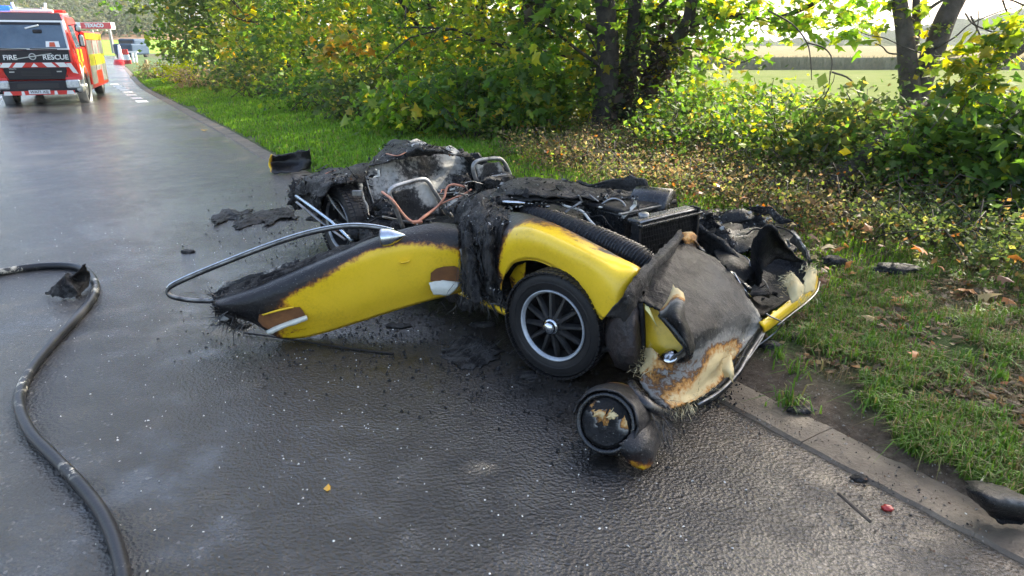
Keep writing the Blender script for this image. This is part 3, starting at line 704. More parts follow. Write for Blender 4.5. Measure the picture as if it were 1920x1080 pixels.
shrub('sycamore_shrub', 1905, 260, 6.0, .6, 1.15, 65, 8, .14, LIME, MAPLE, 'tall large-leaved sycamore bush cut by the right edge of the picture', 28, singles=60)
shrub('hawthorn_shrub', 1850, 380, 5.9, .8, .7, 150, 11, .05, OLIVE, PLAIN, 'low dark small-leaved bush in front of the right-hand sycamore bushes', 29)
shrub('hawthorn_shrub', 1720, 360, 6.4, .55, .7, 100, 10, .055, GREEN, PLAIN, 'low bush with rusty leaves below the leaning limb', 30)
shrub('hawthorn_shrub', 1290, 310, 8.3, .75, .95, 150, 12, .065, GREEN, PLAIN, 'mid green bush at the tan brambles, below the lime bushes', 51)
shrub('hawthorn_shrub', 1450, 340, 7.3, .8, 1.1, 190, 12, .06, GREEN, PLAIN, 'full leafy bush in the middle of the right-hand hedge', 52, singles=20)
shrub('elder_shrub', 1575, 350, 6.7, .7, 1.1, 170, 11, .075, OLIVE, PLAIN, 'dark leafy bush left of the fallen limb foot', 53)
shrub('hawthorn_shrub', 1670, 390, 6.1, .65, .95, 160, 12, .055, GREEN, PLAIN, 'thick small-leaved bush below the fallen limb', 54)
shrub('sycamore_shrub', 1800, 370, 5.9, .65, 1.15, 120, 9, .11, GREEN, MAPLE, 'broad-leaved green bush under the right end of the fallen limb', 55, singles=30)
shrub('elder_shrub', 1910, 400, 5.5, .6, 1.05, 120, 10, .10, GREEN, MAPLE, 'broad-leaved bush lowest at the right edge of the picture', 56, singles=30)
shrub('hazel_shrub', 1770, 225, 9.0, .9, .7, 70, 9, .08, LIME, PLAIN, 'pale sunlit bush behind the forked tree', 31)
shrub('hazel_shrub', 2080, 260, 6.6, .9, 1.4, 90, 9, .12, GREEN, MAPLE, 'large bush at the very edge right of the sycamore bushes', 32)
shrub('holly_shrub', 1255, 290, 9.6, .6, .75, 90, 12, .06, OLIVE, PLAIN, 'dark bush at the foot of the three-stemmed tree, right side', 33)
shrub('elder_shrub', 1000, 240, 10.6, .95, 1.2, 150, 10, .10, GREEN, MAPLE, 'grey-green elder bush left of the three-stemmed tree', 34, group='bushes under the bank trees')
shrub('elder_shrub', 900, 235, 10.8, .95, 1.3, 150, 10, .12, GREEN, MAPLE, 'leafy green bush behind the roll hoop of the burnt car', 35, group='bushes under the bank trees', singles=30)
shrub('sycamore_shrub', 775, 215, 11.4, .95, 1.0, 120, 9, .14, LIME, MAPLE, 'bright broad-leaved sycamore bush reaching over the verge behind the wreck', 36, group='bushes under the bank trees', singles=50)
shrub('elder_shrub', 690, 190, 13.2, 1.0, 1.1, 120, 10, .11, OLIVE, PLAIN, 'grey-green bush at the grass edge left of the broad-leaved one', 37, group='bushes under the bank trees')
shrub('bramble_shrub', 590, 180, 15.5, 1.2, 1.1, 130, 10, .10, GREEN, PLAIN, 'bushy green growth at the grass edge in the middle of the bank', 38, group='bushes under the bank trees')
shrub('bramble_shrub', 480, 155, 19.5, 1.5, 1.3, 120, 10, .11, OLIVE, PLAIN, 'shaded bramble at the back of the sunny verge', 39, group='bushes under the bank trees')
shrub('yellow_shrub', 340, 140, 27.0, .8, 1.0, 70, 10, .11, [((.30, .30, .02), 3), ((.22, .24, .02), 2)], PLAIN, 'small bright yellow bush on the far verge', 40, group='bushes under the bank trees')
shrub('dry_weed', 375, 160, 24.0, .9, .8, 60, 12, .09, [((.22, .17, .09), 3), ((.16, .12, .05), 2)], PLAIN, 'straw-coloured dead weeds beside the yellow bush', 41, cat='weeds', group='bushes under the bank trees', mat=M_DRY)
shrub('dry_weed', 300, 130, 31.0, 1.1, .8, 60, 12, .10, [((.24, .19, .10), 3), ((.16, .14, .05), 2)], PLAIN, 'pale dead weeds beyond the yellow bush', 42, cat='weeds', group='bushes under the bank trees', mat=M_DRY)

# ---- ground cover of the bank: brambles, ivy and dead leaves nobody could count
def scatter(n, s0, s1, t0, t1, rg, zlo, zhi, thr=-9, f=1.2):
    P = []
    while len(P) < n:
        s = rg.uniform(s0, s1); t = rg.uniform(t0, t1); p = ST(s, t)
        if noise.noise(p * f) < thr: continue
        p.z += rg.uniform(zlo, zhi); P.append(tuple(p))
    return np.array(P)
rg = np.random.default_rng(50)
TAN = [((.10, .075, .035), 4), ((.14, .115, .05), 2), ((.16, .065, .018), .6), ((.045, .06, .018), 3), ((.085, .105, .022), 3), ((.05, .035, .02), 2)]
c1 = scatter(1350, 3.6, 8.6, 2.3, 4.5, rg, .02, .28); c2 = scatter(1100, -.2, 3.8, 2.3, 4.4, rg, .0, .28); c3 = scatter(900, 8.5, 22, 2.7, 5, rg, .0, .25)
leaves_obj('bramble_cover', [leaf_cloud(c1, 26, .10, .032, TAN, PLAIN, rg), leaf_cloud(c2, 20, .09, .036, [((.04, .06, .018), 4), ((.065, .085, .02), 3), ((.11, .11, .03), 1), ((.13, .08, .03), .5)], PLAIN, rg),
                             leaf_cloud(c3, 9, .1, .06, OLIVE, PLAIN, rg)], M_LEAF, None)
mb = MB()
for k in range(520):
    s = rg.uniform(-.2, 9); p = ST(s, rg.uniform(2.4, 5)); v = Vector((rg.normal(0, .3), rg.normal(0, .3), 0)); mb.tube([p, p + v * .5 + Vector((0, 0, rg.uniform(.12, .4))), p + v * 1.2 + Vector((0, 0, rg.uniform(.02, .3)))], [.005, .004, .002], 4, sub=2)
o = mb.build('bramble_stems', M_TWIG); o['kind'] = 'stuff'
lit = scatter(3400, -.4, 4.2, .5, 3.2, rg, .01, .03, -.1, 2.5); lit2 = scatter(900, 4, 9, 1.4, 3.0, rg, .01, .03)
LIT = [((.09, .055, .026), 3), ((.14, .065, .02), 1.5), ((.06, .042, .024), 3), ((.15, .115, .05), 1)]
leaves_obj('leaf_litter', [leaf_cloud(np.concatenate([lit, lit2]), 2, .06, .045, LIT, PLAIN, rg, droop=0, up=2.2, flat=.1)], M_DRY, None)

# ---- grass
def blades(P, h, w, pal, rg, lean=.5, name='grass'):
    n = len(P); q = rg.uniform(0, 6.28, n); hh = h * rg.uniform(.5, 1.3, n); ww = w * rg.uniform(.7, 1.3, n)
    d = np.stack([np.cos(q), np.sin(q), np.zeros(n)], 1); sd = np.stack([-d[:, 1], d[:, 0], np.zeros(n)], 1) * ww[:, None]
    ln = np.abs(rg.normal(0, lean, n))[:, None]; up = np.array([[0, 0, 1.0]])
    m_ = P + (up * .62 + d * ln * .28) * hh[:, None]; tip = P + (up * np.clip(1.0 - ln * .45, .15, 1) + d * ln * .95) * hh[:, None]
    V = np.stack([P - sd, P + sd, m_ + sd * .75, P - sd, m_ + sd * .75, m_ - sd * .75, m_ - sd * .75, m_ + sd * .75, tip], 1)
    cols = np.array([p[0] for p in pal]); wt = np.array([p[1] for p in pal], float); ci = rg.choice(len(pal), n, p=wt / wt.sum())
    t = cols[ci] * rg.uniform(.75, 1.25, (n, 1)); return V.reshape(-1, 3), np.repeat(t, 9, 0)
def grass_pts(n, s0, s1, t0, t1, rg, thr, f, power=1.0):
    S = s0 + (s1 - s0) * rg.random(n) ** power; T = rg.uniform(t0, t1, n); out = []
    for s, t in zip(S, T):
        p = ST(s, t)
        if noise.noise(Vector((p.x * f, p.y * f, 7))) + .5 * noise.noise(Vector((p.x * f * 3, p.y * f * 3, 2))) < thr + max(0, .55 - (t - .22)) * 1.3: continue
        out.append((p.x, p.y, p.z - .005))
    return np.array(out)
LAWN = [((.14, .27, .025), 4), ((.19, .32, .035), 3), ((.09, .17, .018), 2), ((.25, .24, .07), .5)]  # greens lightened in the colour to stand in for sun blocked by the trees
ROUGH = [((.075, .155, .018), 4), ((.11, .20, .026), 3), ((.20, .16, .07), 1.8), ((.13, .14, .04), 1.4)]
STRAW = [((.20, .15, .075), 3), ((.10, .085, .04), 3), ((.06, .08, .02), 2)]
near = grass_pts(60000, -.8, 3.4, .26, 2.5, rg, -.02, 2.1)
straw = grass_pts(20000, -.6, 4.2, .5, 3.0, rg, -.1, 2.6)
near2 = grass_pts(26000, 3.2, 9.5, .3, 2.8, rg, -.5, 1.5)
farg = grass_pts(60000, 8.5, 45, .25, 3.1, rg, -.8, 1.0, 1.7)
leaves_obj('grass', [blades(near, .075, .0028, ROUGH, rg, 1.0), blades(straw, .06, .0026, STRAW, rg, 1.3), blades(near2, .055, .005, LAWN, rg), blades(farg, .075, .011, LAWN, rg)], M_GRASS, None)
# coarse tufts on the verge in front
tuft = []
for px, py in [(1585, 690), (1640, 720), (1560, 660), (1500, 700), (1660, 740), (1760, 740), (1720, 690), (1850, 790), (1820, 700), (1740, 650), (1880, 660), (1690, 640), (1600, 640), (1800, 620), (1900, 740), (1450, 690), (1520, 730), (1750, 800), (1880, 850), (1530, 640), (1690, 660), (1780, 680), (1860, 700), (1640, 660)]:
    c = at_z(px + rg.normal(0, 18), py + rg.normal(0, 10), .07); k = int(rg.integers(25, 90)); q = rg.uniform(0, 6.28, k); r = np.abs(rg.normal(0, .05, k)); x = c.x + np.cos(q) * r; y = c.y + np.sin(q) * r
    for a, b in zip(x, y): s_, t_ = st_of(a, b); tuft.append((a, b, verge_z(float(s_), max(float(t_), .23)) - .005))
leaves_obj('grass_tufts', [blades(np.array(tuft), .085, .0036, [((.07, .15, .02), 4), ((.11, .20, .03), 3), ((.2, .18, .06), .7)], rg, 1.0)], M_GRASS, None)
# ================================================================== THE BURNT-OUT SPORTS CAR
AN = math.radians(51); CW0 = at_z(1060, 705); CU = Vector((math.cos(AN), -math.sin(AN), 0)); CV = Vector((-CU.y, CU.x, 0))
def cu(u, w, z): return CW0 + CU * u + CV * w + Vector((0, 0, z))
def Pw(px, py, w, c=1.0): return (*at_plane(px, py, CW0 + CV * w, CV), c)
def Pu(px, py, u, c=1.0): return (*at_plane(px, py, CW0 + CU * u, CU), c)
def Pz(px, py, z, c=1.0): return (*at_z(px, py, z), c)
def V3(p): return Vector(p[:3])

# ---- materials
def char_ramp_mat(name, stops, rough=(.3, .6), bump=.5, bscale=70, namp=.42, nscale=9, coat=0.0, flecks=.0, bdist=.004, spec=.5, ns2=42, grime=0):
    m, nt, b, N, L = mat_new(name); v = objvec(nt); a = ND(nt, 'ShaderNodeAttribute'); a.attribute_name = 'char'
    n1 = noise_n(nt, v, nscale, 7, .68, .5); n2 = noise_n(nt, v, ns2, 4, .6)
    f = math_n(nt, 'ADD', a.outputs['Fac'], math_n(nt, 'MULTIPLY_ADD', n1, namp)); f.node.inputs[1].links[0].from_node.inputs[2].default_value = -namp / 2
    f = math_n(nt, 'ADD', f, ramp(nt, noise_n(nt, v, 3.1, 6, .7, .8), [(.57, (0, 0, 0)), (.68, (.26,) * 3)])) if grime else f
    f = math_n(nt, 'ADD', f, math_n(nt, 'MULTIPLY_ADD', n2, namp * .6), True); f.node.inputs[1].links[0].from_node.inputs[2].default_value = -namp * .3
    col = ramp(nt, f, stops)
    if flecks:
        fl = ramp(nt, noise_n(nt, v, 120, 3, .7), [(.0, (0, 0, 0)), (.64, (0, 0, 0)), (.72, (flecks,) * 3)]); fl = math_n(nt, 'MULTIPLY', fl, ramp(nt, f, [(.5, (0, 0, 0)), (.6, (1, 1, 1))])) if grime else fl; col = mix_n(nt, fl, col, (.42, .41, .38))
    if grime:
        gm = ramp(nt, math_n(nt, 'ADD', math_n(nt, 'MULTIPLY', noise_n(nt, v, 4, 6, .7), .6), math_n(nt, 'MULTIPLY', noise_n(nt, v, 85, 3, .7), .4)), [(.38, (.30, .22, .12)), (.47, (.80, .76, .66)), (.56, (1, 1, 1))]); mg = ND(nt, 'ShaderNodeMix'); mg.data_type = 'RGBA'; mg.blend_type = 'MULTIPLY'; mg.inputs['Factor'].default_value = grime; L.new(col, mg.inputs[6]); L.new(gm, mg.inputs[7]); col = mg.outputs[2]
    L.new(col, b.inputs['Base Color'])
    L.new(ramp(nt, f, [(.35, (rough[0],) * 3), (.65, (rough[1],) * 3)]), b.inputs['Roughness'])
    b.inputs['Coat Weight'].default_value = coat; b.inputs['Coat Roughness'].default_value = .15; b.inputs['Specular IOR Level'].default_value = spec
    bs = ND(nt, 'ShaderNodeBump'); bs.inputs['Distance'].default_value = bdist; L.new(noise_n(nt, v, bscale, 6, .7), bs.inputs['Height'])
    L.new(ramp(nt, f, [(.35, (bump * .06,) * 3), (.62, (bump,) * 3)]), bs.inputs['Strength']); L.new(bs.outputs[0], b.inputs['Normal']); return m
YEL = (.82, .54, .03)
M_BODY = char_ramp_mat('scorched_yellow_paint', [(.0, YEL), (.38, (.76, .50, .012)), (.45, (.46, .22, .02)), (.50, (.14, .05, .014)), (.56, (.022, .014, .012)), (.8, (.007, .007, .008)), (1, (.010, .009, .010))], (.30, .34), .8, 34, .52, 5, .1, .6, .010, spec=.34, grime=.28)
M_CHAR = char_ramp_mat('charred_laminate', [(.0, (.02, .017, .015)), (.5, (.004, .004, .005)), (.85, (.008, .008, .009)), (.97, (.02, .019, .019)), (1, (.05, .048, .046))], (.62, .45), 1.0, 34, .8, 5, 0, .7, .03, spec=.13, ns2=26)
M_NOSE = char_ramp_mat('burnt_glassfibre', [(.0, (.58, .47, .25)), (.2, (.54, .42, .22)), (.29, (.40, .19, .05)), (.345, (.10, .05, .025)), (.40, (.22, .21, .185)), (.52, (.06, .059, .055)), (.70, (.018, .018, .018)), (1, (.007, .007, .008))], (.75, .36), .9, 30, .44, 8, 0, .55, .012, spec=.14, ns2=50)
M_ASH = char_ramp_mat('ashy_metal', [(.0, (.55, .53, .47)), (.35, (.36, .34, .30)), (.46, (.13, .125, .115)), (.55, (.025, .025, .025)), (1, (.008, .008, .008))], (.75, .5), 1.0, 40, 1.15, 5, 0, .4, .012, spec=.3)
M_SOOT = pbr('sooty_black', (.005, .005, .005), (.016, .015, .016), .5, scale=14, bump=1, bscale=50, rvar=.3, bdist=.010, spec=.2)
M_BLACKP = pbr('sooty_black_plastic', (.006, .006, .007), (.018, .018, .018), .27, scale=20, bump=.4, bscale=90, rvar=.25)
M_CHROME = pbr('chrome', (.62, .64, .66), (.45, .46, .47), .16, 1.0, scale=30, bump=.1, bscale=60, rvar=.15)
M_DULLM = pbr('dulled_metal', (.30, .30, .30), (.10, .10, .10), .38, .9, scale=22, bump=.3, bscale=60, rvar=.3)
M_FRAME = pbr('sooty_steel_tube', (.42, .41, .39), (.06, .058, .055), .42, .7, scale=9, bump=.4, bscale=50, rvar=.3)
M_COPPER = pbr('heated_copper', (.52, .23, .14), (.42, .17, .10), .45, .35, scale=20, bump=.2)
M_TYRE = pbr('tyre_rubber', (.007, .007, .008), (.016, .015, .015), .5, scale=25, bump=.3, bscale=120, rvar=.2, spec=.3)
M_RIM = pbr('silver_rim_paint', (.50, .53, .56), (.24, .25, .26), .32, .35, scale=9, rvar=.15)
M_SPOKE = pbr('black_spoke_paint', (.010, .010, .011), (.03, .029, .028), .28, scale=20, spec=.5)
M_BROWN = pbr('bare_brown_laminate', (.19, .075, .018), (.09, .03, .008), .55, scale=16, bump=.5, bscale=60)
M_FLAP = pbr('peeled_paint_back', (.62, .62, .54), (.50, .50, .42), .5, scale=14, bump=.3, bscale=60)
M_PALEF = pbr('pale_glass_fibre', (.62, .55, .34), (.45, .34, .16), .7, scale=20)
M_BLACKF = pbr('charred_fibre', (.012, .012, .012), (.05, .048, .046), .5, scale=30)
M_BLUEM = pbr('bluish_bright_trim', (.35, .45, .55), (.55, .60, .62), .25, .8, scale=18, rvar=.2)

M_LUMP = pbr('scorched_inner_wing', (.010, .008, .008), (.038, .026, .024), .45, scale=11, bump=1, bscale=32, rvar=.3, bdist=.02)
car = empty('burnt_car', CW0 + CU * -1.2 + CV * .65, label='burnt-out low yellow sports car with its near door hanging open', cat='car')

# ---- front wing on the near side: from the wheel arch lip over the ridge to the scorched bonnet edge
arch = [(944, 572, .55), (940, 540, .45), (948, 512, .25), (962, 493, .12), (985, 486, .05), (1012, 489, 0), (1045, 505, 0), (1072, 529, 0), (1095, 558, 0), (1113, 583, 0), (1130, 598, .1)]
mid1 = [(925, 560, .8), (928, 520, .75), (938, 485, .5), (955, 462, .25), (985, 455, .08), (1020, 462, 0), (1060, 480, 0), (1095, 503, 0), (1122, 530, 0), (1142, 558, 0), (1150, 582, .15)]
mid2 = [(912, 545, .95), (918, 500, .9), (934, 455, .75), (952, 437, .5), (985, 430, .15), (1025, 440, .05), (1070, 460, 0), (1112, 482, 0), (1146, 508, 0), (1165, 535, 0), (1163, 568, .2)]
ridg = [(905, 530, 1), (912, 480, 1), (932, 432, .95), (955, 420, .68), (988, 418, .42), (1030, 430, .38), (1075, 450, .33), (1120, 473, .28), (1160, 493, .22), (1192, 512, .2), (1176, 556, .3)]
innr = [(900, 500, 1), (912, 450, 1), (932, 408, 1), (958, 398, .85), (994, 402, .62), (1035, 417, .58), (1080, 438, .55), (1125, 462, .5), (1166, 484, .45), (1205, 508, .45), (1190, 548, .5)]
WO = [-.0, -.015, .01, .06, .15]
rows = []
for r, w in zip((arch, mid1, mid2), WO): rows.append([Pw(x, y, w, c) for x, y, c in r])
zr = [.42, .52, .63, .655, .665, .67, .665, .65, .63, .60, .48]
rows.append([(*(V3(Pw(x, y, .075))), c) for x, y, c in ridg]); rows.append([(*(V3(Pw(x, y, .17))), c) for x, y, c in innr])
patch('front_wing', rows, M_BODY, car, 6, 5, .006, .002, 5, .01, 3, keep=(1, 1, 0, 0))
# rolled lip of the wheel arch
MB().tube([V3(Pw(x, y, .012)) for x, y, c in arch[2:]], .006, 6, sub=3).build('arch_lip', M_BODY, car)
# inner arch, dark, with a greenish yellow splash behind the wheel
mb_rows = [[Pw(x, y, .03, .9) for x, y, c in arch[1:]], [Pw(x, y, .22, .9) for x, y, c in arch[1:]], [Pw(x + 5, y + 30, .42, 1) for x, y, c in arch[1:]]]
patch('inner_arch', mb_rows, M_CHAR, car, 4, 4, .004, .008, 9)
patch('inner_arch_panel', [[Pw(955, 520, .10, .35), Pw(968, 500, .10, .3), Pw(985, 493, .10, .35)], [Pw(960, 545, .12, .45), Pw(972, 528, .12, .35), Pw(984, 515, .12, .45)], [Pw(958, 575, .12, .7), Pw(970, 560, .12, .6), Pw(980, 545, .12, .6)]], M_BODY, car, 4, 4)
# sill strip still yellow below the burnt bulkhead
patch('sill', [[Pw(858, 543, .0, .25), Pw(900, 560, .0, .35), Pw(940, 576, .0, .2), Pw(972, 590, .0, .2)], [Pw(858, 550, -.01, .2), Pw(900, 567, -.01, .3), Pw(940, 585, -.01, .15), Pw(972, 599, -.01, .2)], [Pw(864, 556, .03, .6), Pw(904, 573, .03, .6), Pw(942, 590, .03, .5), Pw(972, 603, .03, .6)]], M_BODY, car, 5, 3, .006)

# ---- burnt scuttle between door and wing: torn black cloth-like laminate
patch('burnt_scuttle', [[Pw(868, 392, .10), Pw(890, 362, .22), Pw(915, 372, .24), Pw(940, 392, .2), Pw(962, 402, .18)],
                        [Pw(860, 420, .02), Pw(884, 402, .06), Pw(908, 410, .06), Pw(930, 418, .06), Pw(946, 432, .04)],
                        [Pw(862, 460, -.04), Pw(880, 450, .03), Pw(900, 455, -.03), Pw(920, 452, .02), Pw(936, 470, -.01)],
                        [Pw(862, 500, -.04), Pw(878, 498, -.01), Pw(898, 500, .05), Pw(916, 500, -.03), Pw(932, 520, -.01)],
                        [Pw(870, 535, -.03), Pw(884, 540, -.02), Pw(900, 545, .03), Pw(920, 555, -.02), Pw(944, 575, -.0)],
                        [Pw(876, 556, -.05), Pw(890, 566, -.03), Pw(906, 565, -.01), Pw(928, 574, -.0), Pw(950, 588, .0)]], M_CHAR, car, 8, 8, .008, .022, 11, .02, 5)
patch('torn_flap', [[Pw(864, 425, -.03), Pw(872, 430, -.05), Pw(884, 440, -.03)], [Pw(866, 480, -.06), Pw(876, 490, -.08), Pw(890, 490, -.05)], [Pw(872, 530, -.08), Pw(884, 545, -.10), Pw(898, 540, -.06)], [Pw(880, 555, -.09), Pw(890, 572, -.10), Pw(902, 562, -.07)]], M_CHAR, car, 5, 6, .004, .012, 14, .02, 9)
patch('torn_flap', [[Pw(905, 420, .0), Pw(918, 425, -.03), Pw(930, 432, .0)], [Pw(903, 470, -.03), Pw(915, 478, -.06), Pw(930, 470, -.01)], [Pw(908, 520, -.05), Pw(918, 535, -.07), Pw(930, 525, -.03)]], M_CHAR, car, 5, 6, .004, .014, 14, .02, 19)

# ---- door, swung wide open, free end dropped to the road
DH = V3(Pw(866, 548, -.02)); DT = at_z(545, 634, .01); dv = (DT - DH); dv.z = 0; dv.normalize(); DN = Vector((dv.y, -dv.x, 0))
if DN.dot(CAMP - DH) < 0: DN = -DN
def Pd(px, py, o, c=0.0): return (*at_plane(px, py, DH + DN * o, DN), c)
d_bot = [(866, 547, .3), (835, 556, .1), (790, 568, .0), (740, 583, .0), (690, 599, .0), (640, 615, .05), (595, 628, .1), (556, 635, .25), (520, 632, .55), (470, 604, .9), (418, 592, 1)]
d_1 = [(865, 515, .2), (834, 525, .05), (788, 535, .0), (735, 548, .0), (682, 563, .0), (630, 580, .05), (585, 594, .15), (545, 604, .35), (505, 605, .6), (458, 592, .95), (412, 584, 1)]
d_2 = [(863, 480, .4), (832, 490, .1), (785, 495, .0), (730, 503, .0), (675, 516, .1), (622, 534, .2), (575, 553, .3), (535, 568, .45), (495, 578, .7), (450, 578, 1), (407, 576, 1)]
d_3 = [(862, 452, .75), (831, 460, .5), (785, 462, .35), (735, 468, .3), (680, 482, .4), (625, 502, .5), (572, 524, .65), (525, 545, .8), (482, 558, .9), (440, 566, 1), (404, 570, 1)]
d_4 = [(860, 432, .95), (830, 434, .85), (788, 438, .8), (740, 447, .8), (690, 460, .8), (632, 482, .8), (575, 506, .9), (520, 530, 1), (474, 546, 1), (432, 558, 1), (401, 566, 1)]
d_5 = [(857, 421, 1), (828, 418, .9), (788, 422, .95), (742, 433, .95), (695, 448, 1), (640, 470, 1), (580, 494, 1), (520, 519, 1), (468, 540, 1), (428, 553, 1), (399, 563, 1)]
rows = [[Pd(x, y, o, c) for x, y, c in r] for r, o in zip((d_bot, d_1, d_2, d_3, d_4, d_5), (0, .045, .06, .055, .02, -.05))]
door = patch('door', rows, M_BODY, car, 7, 6, .03, .0015, 4, .012, 7, keep=(1, 1, 1, 0))
for k, off in enumerate((-.055, -.085)):
    y0 = -3 - 5 * k
    patch('door_trim', [[Pd(735 + 5 * k, 441 + y0, off, 1), Pd(690, 453 + y0, off, 1), Pd(630, 474 + y0, off, 1), Pd(560, 500 + y0, off, 1), Pd(490, 528 + y0 - 4 * k, off, 1), Pd(430, 550 + y0 - 6 * k, off, 1), Pd(398, 562 + y0, off, 1)],
                        [Pd(735 + 5 * k, 449 + y0, off + .03, 1), Pd(690, 463 + y0, off + .03, .95), Pd(630, 486 + y0, off + .03, 1), Pd(560, 514 + y0, off + .03, .9), Pd(490, 544 + y0, off + .03, 1), Pd(430, 562 + y0, off + .03, 1), Pd(402, 572 + y0, off + .03, 1)]], M_CHAR, door, 6, 5, .007, .008, 16, .012, 12 + k)
patch('door_trim', [[Pd(560, 488, -.11, .55), Pd(500, 508, -.11, .5), Pd(440, 526, -.11, .55), Pd(415, 528, -.11, .5)], [Pd(560, 498, -.10, .7), Pd(500, 521, -.10, .6), Pd(440, 541, -.10, .6), Pd(410, 545, -.10, .5)]], M_ASH, door, 6, 4, .006, .005, 16, .012, 31)
# bright window frame, bent back over the free end
wf = [(738, 433), (718, 428), (690, 424), (655, 423), (610, 429), (560, 441), (500, 461), (440, 484), (390, 504), (350, 521), (322, 535), (313, 545), (320, 554), (345, 560), (378, 563), (405, 562)]
fo = [-.05, -.06, -.07, -.08, -.09, -.1, -.1, -.1, -.1, -.1, -.1, -.1, -.1, -.09, -.08, -.07]
P = [V3(Pd(x, y, o)) for (x, y), o in zip(wf, fo)]
mbf = MB(); mbf.tube(P, .0125, 8, sub=4, flat=.75); mbf.build('window_frame', M_FRAME, door)
MB().tube([p + Vector((0, 0, .012)) + DN * .008 for p in P[:12]], .0042, 6, sub=4).build('frame_bead', M_CHROME, door)
MB().tube([p - Vector((0, 0, .011)) + DN * .004 for p in P], .006, 6, sub=4).build('frame_seal', M_SOOT, door)
# bullet-shaped door mirror
mc = V3(Pd(718, 446, .02)); tipv = (V3(Pd(760, 441, .06)) - mc)
ml = tipv.length
mmb = MB(); mmb.lathe([(0, .0), (0, .046), (.006, .05), (.012, .048), (ml * .35, .044), (ml * .6, .033), (ml * .85, .016), (ml, .003)], mc, tipv, 24)
mirr = mmb.build('door_mirror', M_CHROME, door)
MB().lathe([(-.006, .0), (-.006, .046), (.004, .05), (.004, .0)], mc, tipv, 24).build('mirror_rim', M_DULLM, mirr)
MB().tube([mc + tipv * .35, mc + tipv * .4 - Vector((0, 0, .05))], .014, 8).build('mirror_foot', M_DULLM, mirr)
# blistered spots: bare laminate and curled paint
def flat_shape(name, outer, off, mat, parent, thick=.003, curl=None):
    P = [V3(Pd(x, y, off)) for x, y in outer]; c = sum(P, Vector((0, 0, 0))) / len(P)
    if curl: P = [p + DN * curl[i % len(curl)] for i, p in enumerate(P)]
    V = [c] + P; n = len(P); F = [(0, i + 1, (i + 1) % n + 1) for i in range(n)]
    V2 = V + [v - DN * thick for v in V]; F2 = F + [tuple(k + n + 1 for k in f[::-1]) for f in F] + [(i + 1, i + 1 + n + 1, (i + 1) % n + 1 + n + 1, (i + 1) % n + 1) for i in range(n)]
    return MB().add(V2, F2, False).build(name, mat, parent)
flat_shape('bare_patch', [(486, 590), (520, 583), (548, 577), (562, 576), (568, 583), (573, 592), (540, 605), (505, 618), (493, 612), (484, 602)], .068, M_BROWN, door)
flat_shape('bare_patch', [(808, 512), (818, 504), (832, 500), (852, 499), (861, 503), (861, 527), (835, 529), (807, 527)], .072, M_BROWN, door)
def strip(name, top, bot, o1, o2, mat):
    return patch(name, [[Pd(x, y, o1) for x, y in top], [Pd((a[0] + b[0]) / 2, (a[1] + b[1]) / 2, (o1 + o2) / 2 + .012) for a, b in zip(top, bot)], [Pd(x, y, o2) for x, y in bot]], mat, door, 4, 4, .002, 0, 8, .006, 3)
strip('paint_flap', [(499, 620), (525, 608), (550, 599), (574, 591)], [(505, 628), (530, 617), (553, 609), (576, 600)], .074, .094, M_FLAP)
strip('paint_flap', [(804, 530), (820, 526), (840, 527), (862, 529)], [(812, 552), (824, 554), (842, 553), (856, 542)], .078, .10, M_FLAP)
strip('paint_flap', [(492, 589), (520, 580), (550, 574)], [(494, 592), (521, 585), (551, 578)], .07, .078, M_BODY)
strip('paint_flap', [(750, 491), (758, 490), (767, 488)], [(752, 494), (759, 494), (765, 492)], .066, .075, M_BODY)
# frayed charred end
fibres('charred_fibres', [(V3(Pd(450, 605, .02)), (.03, .03, .02), (-.6, -.1, -.8), .08, 120, .0022), (V3(Pd(425, 592, .02)), (.03, .03, .02), (-.7, 0, -.6), .07, 160, .0022), (V3(Pd(410, 558, -.05)), (.04, .04, .015), (-.8, 0, .3), .045, 90, .0022),
    (V3(Pw(905, 560, -.04)), (.05, .03, .02), (.1, 0, -1), .06, 140, .0018), (V3(Pw(895, 470, -.03)), (.04, .04, .12), (.2, -.3, -.9), .05, 260, .0016), (V3(Pw(925, 440, -.0)), (.05, .04, .10), (.1, -.3, -.9), .05, 200, .0016), (V3(Pw(880, 520, -.05)), (.03, .03, .06), (.1, -.2, -1), .10, 260, .0016)], M_BLACKF, car, 4)
patch('charred_end', [[Pd(430, 598, .05), Pd(412, 588, .03), Pd(399, 574, .0)], [Pd(450, 612, .03), Pd(428, 606, .01), Pd(408, 592, -.03)], [Pd(470, 612, -.02), Pd(444, 618, -.03), Pd(420, 604, -.06)]], M_CHAR, door, 6, 6, .012, .016, 14, .02, 44)

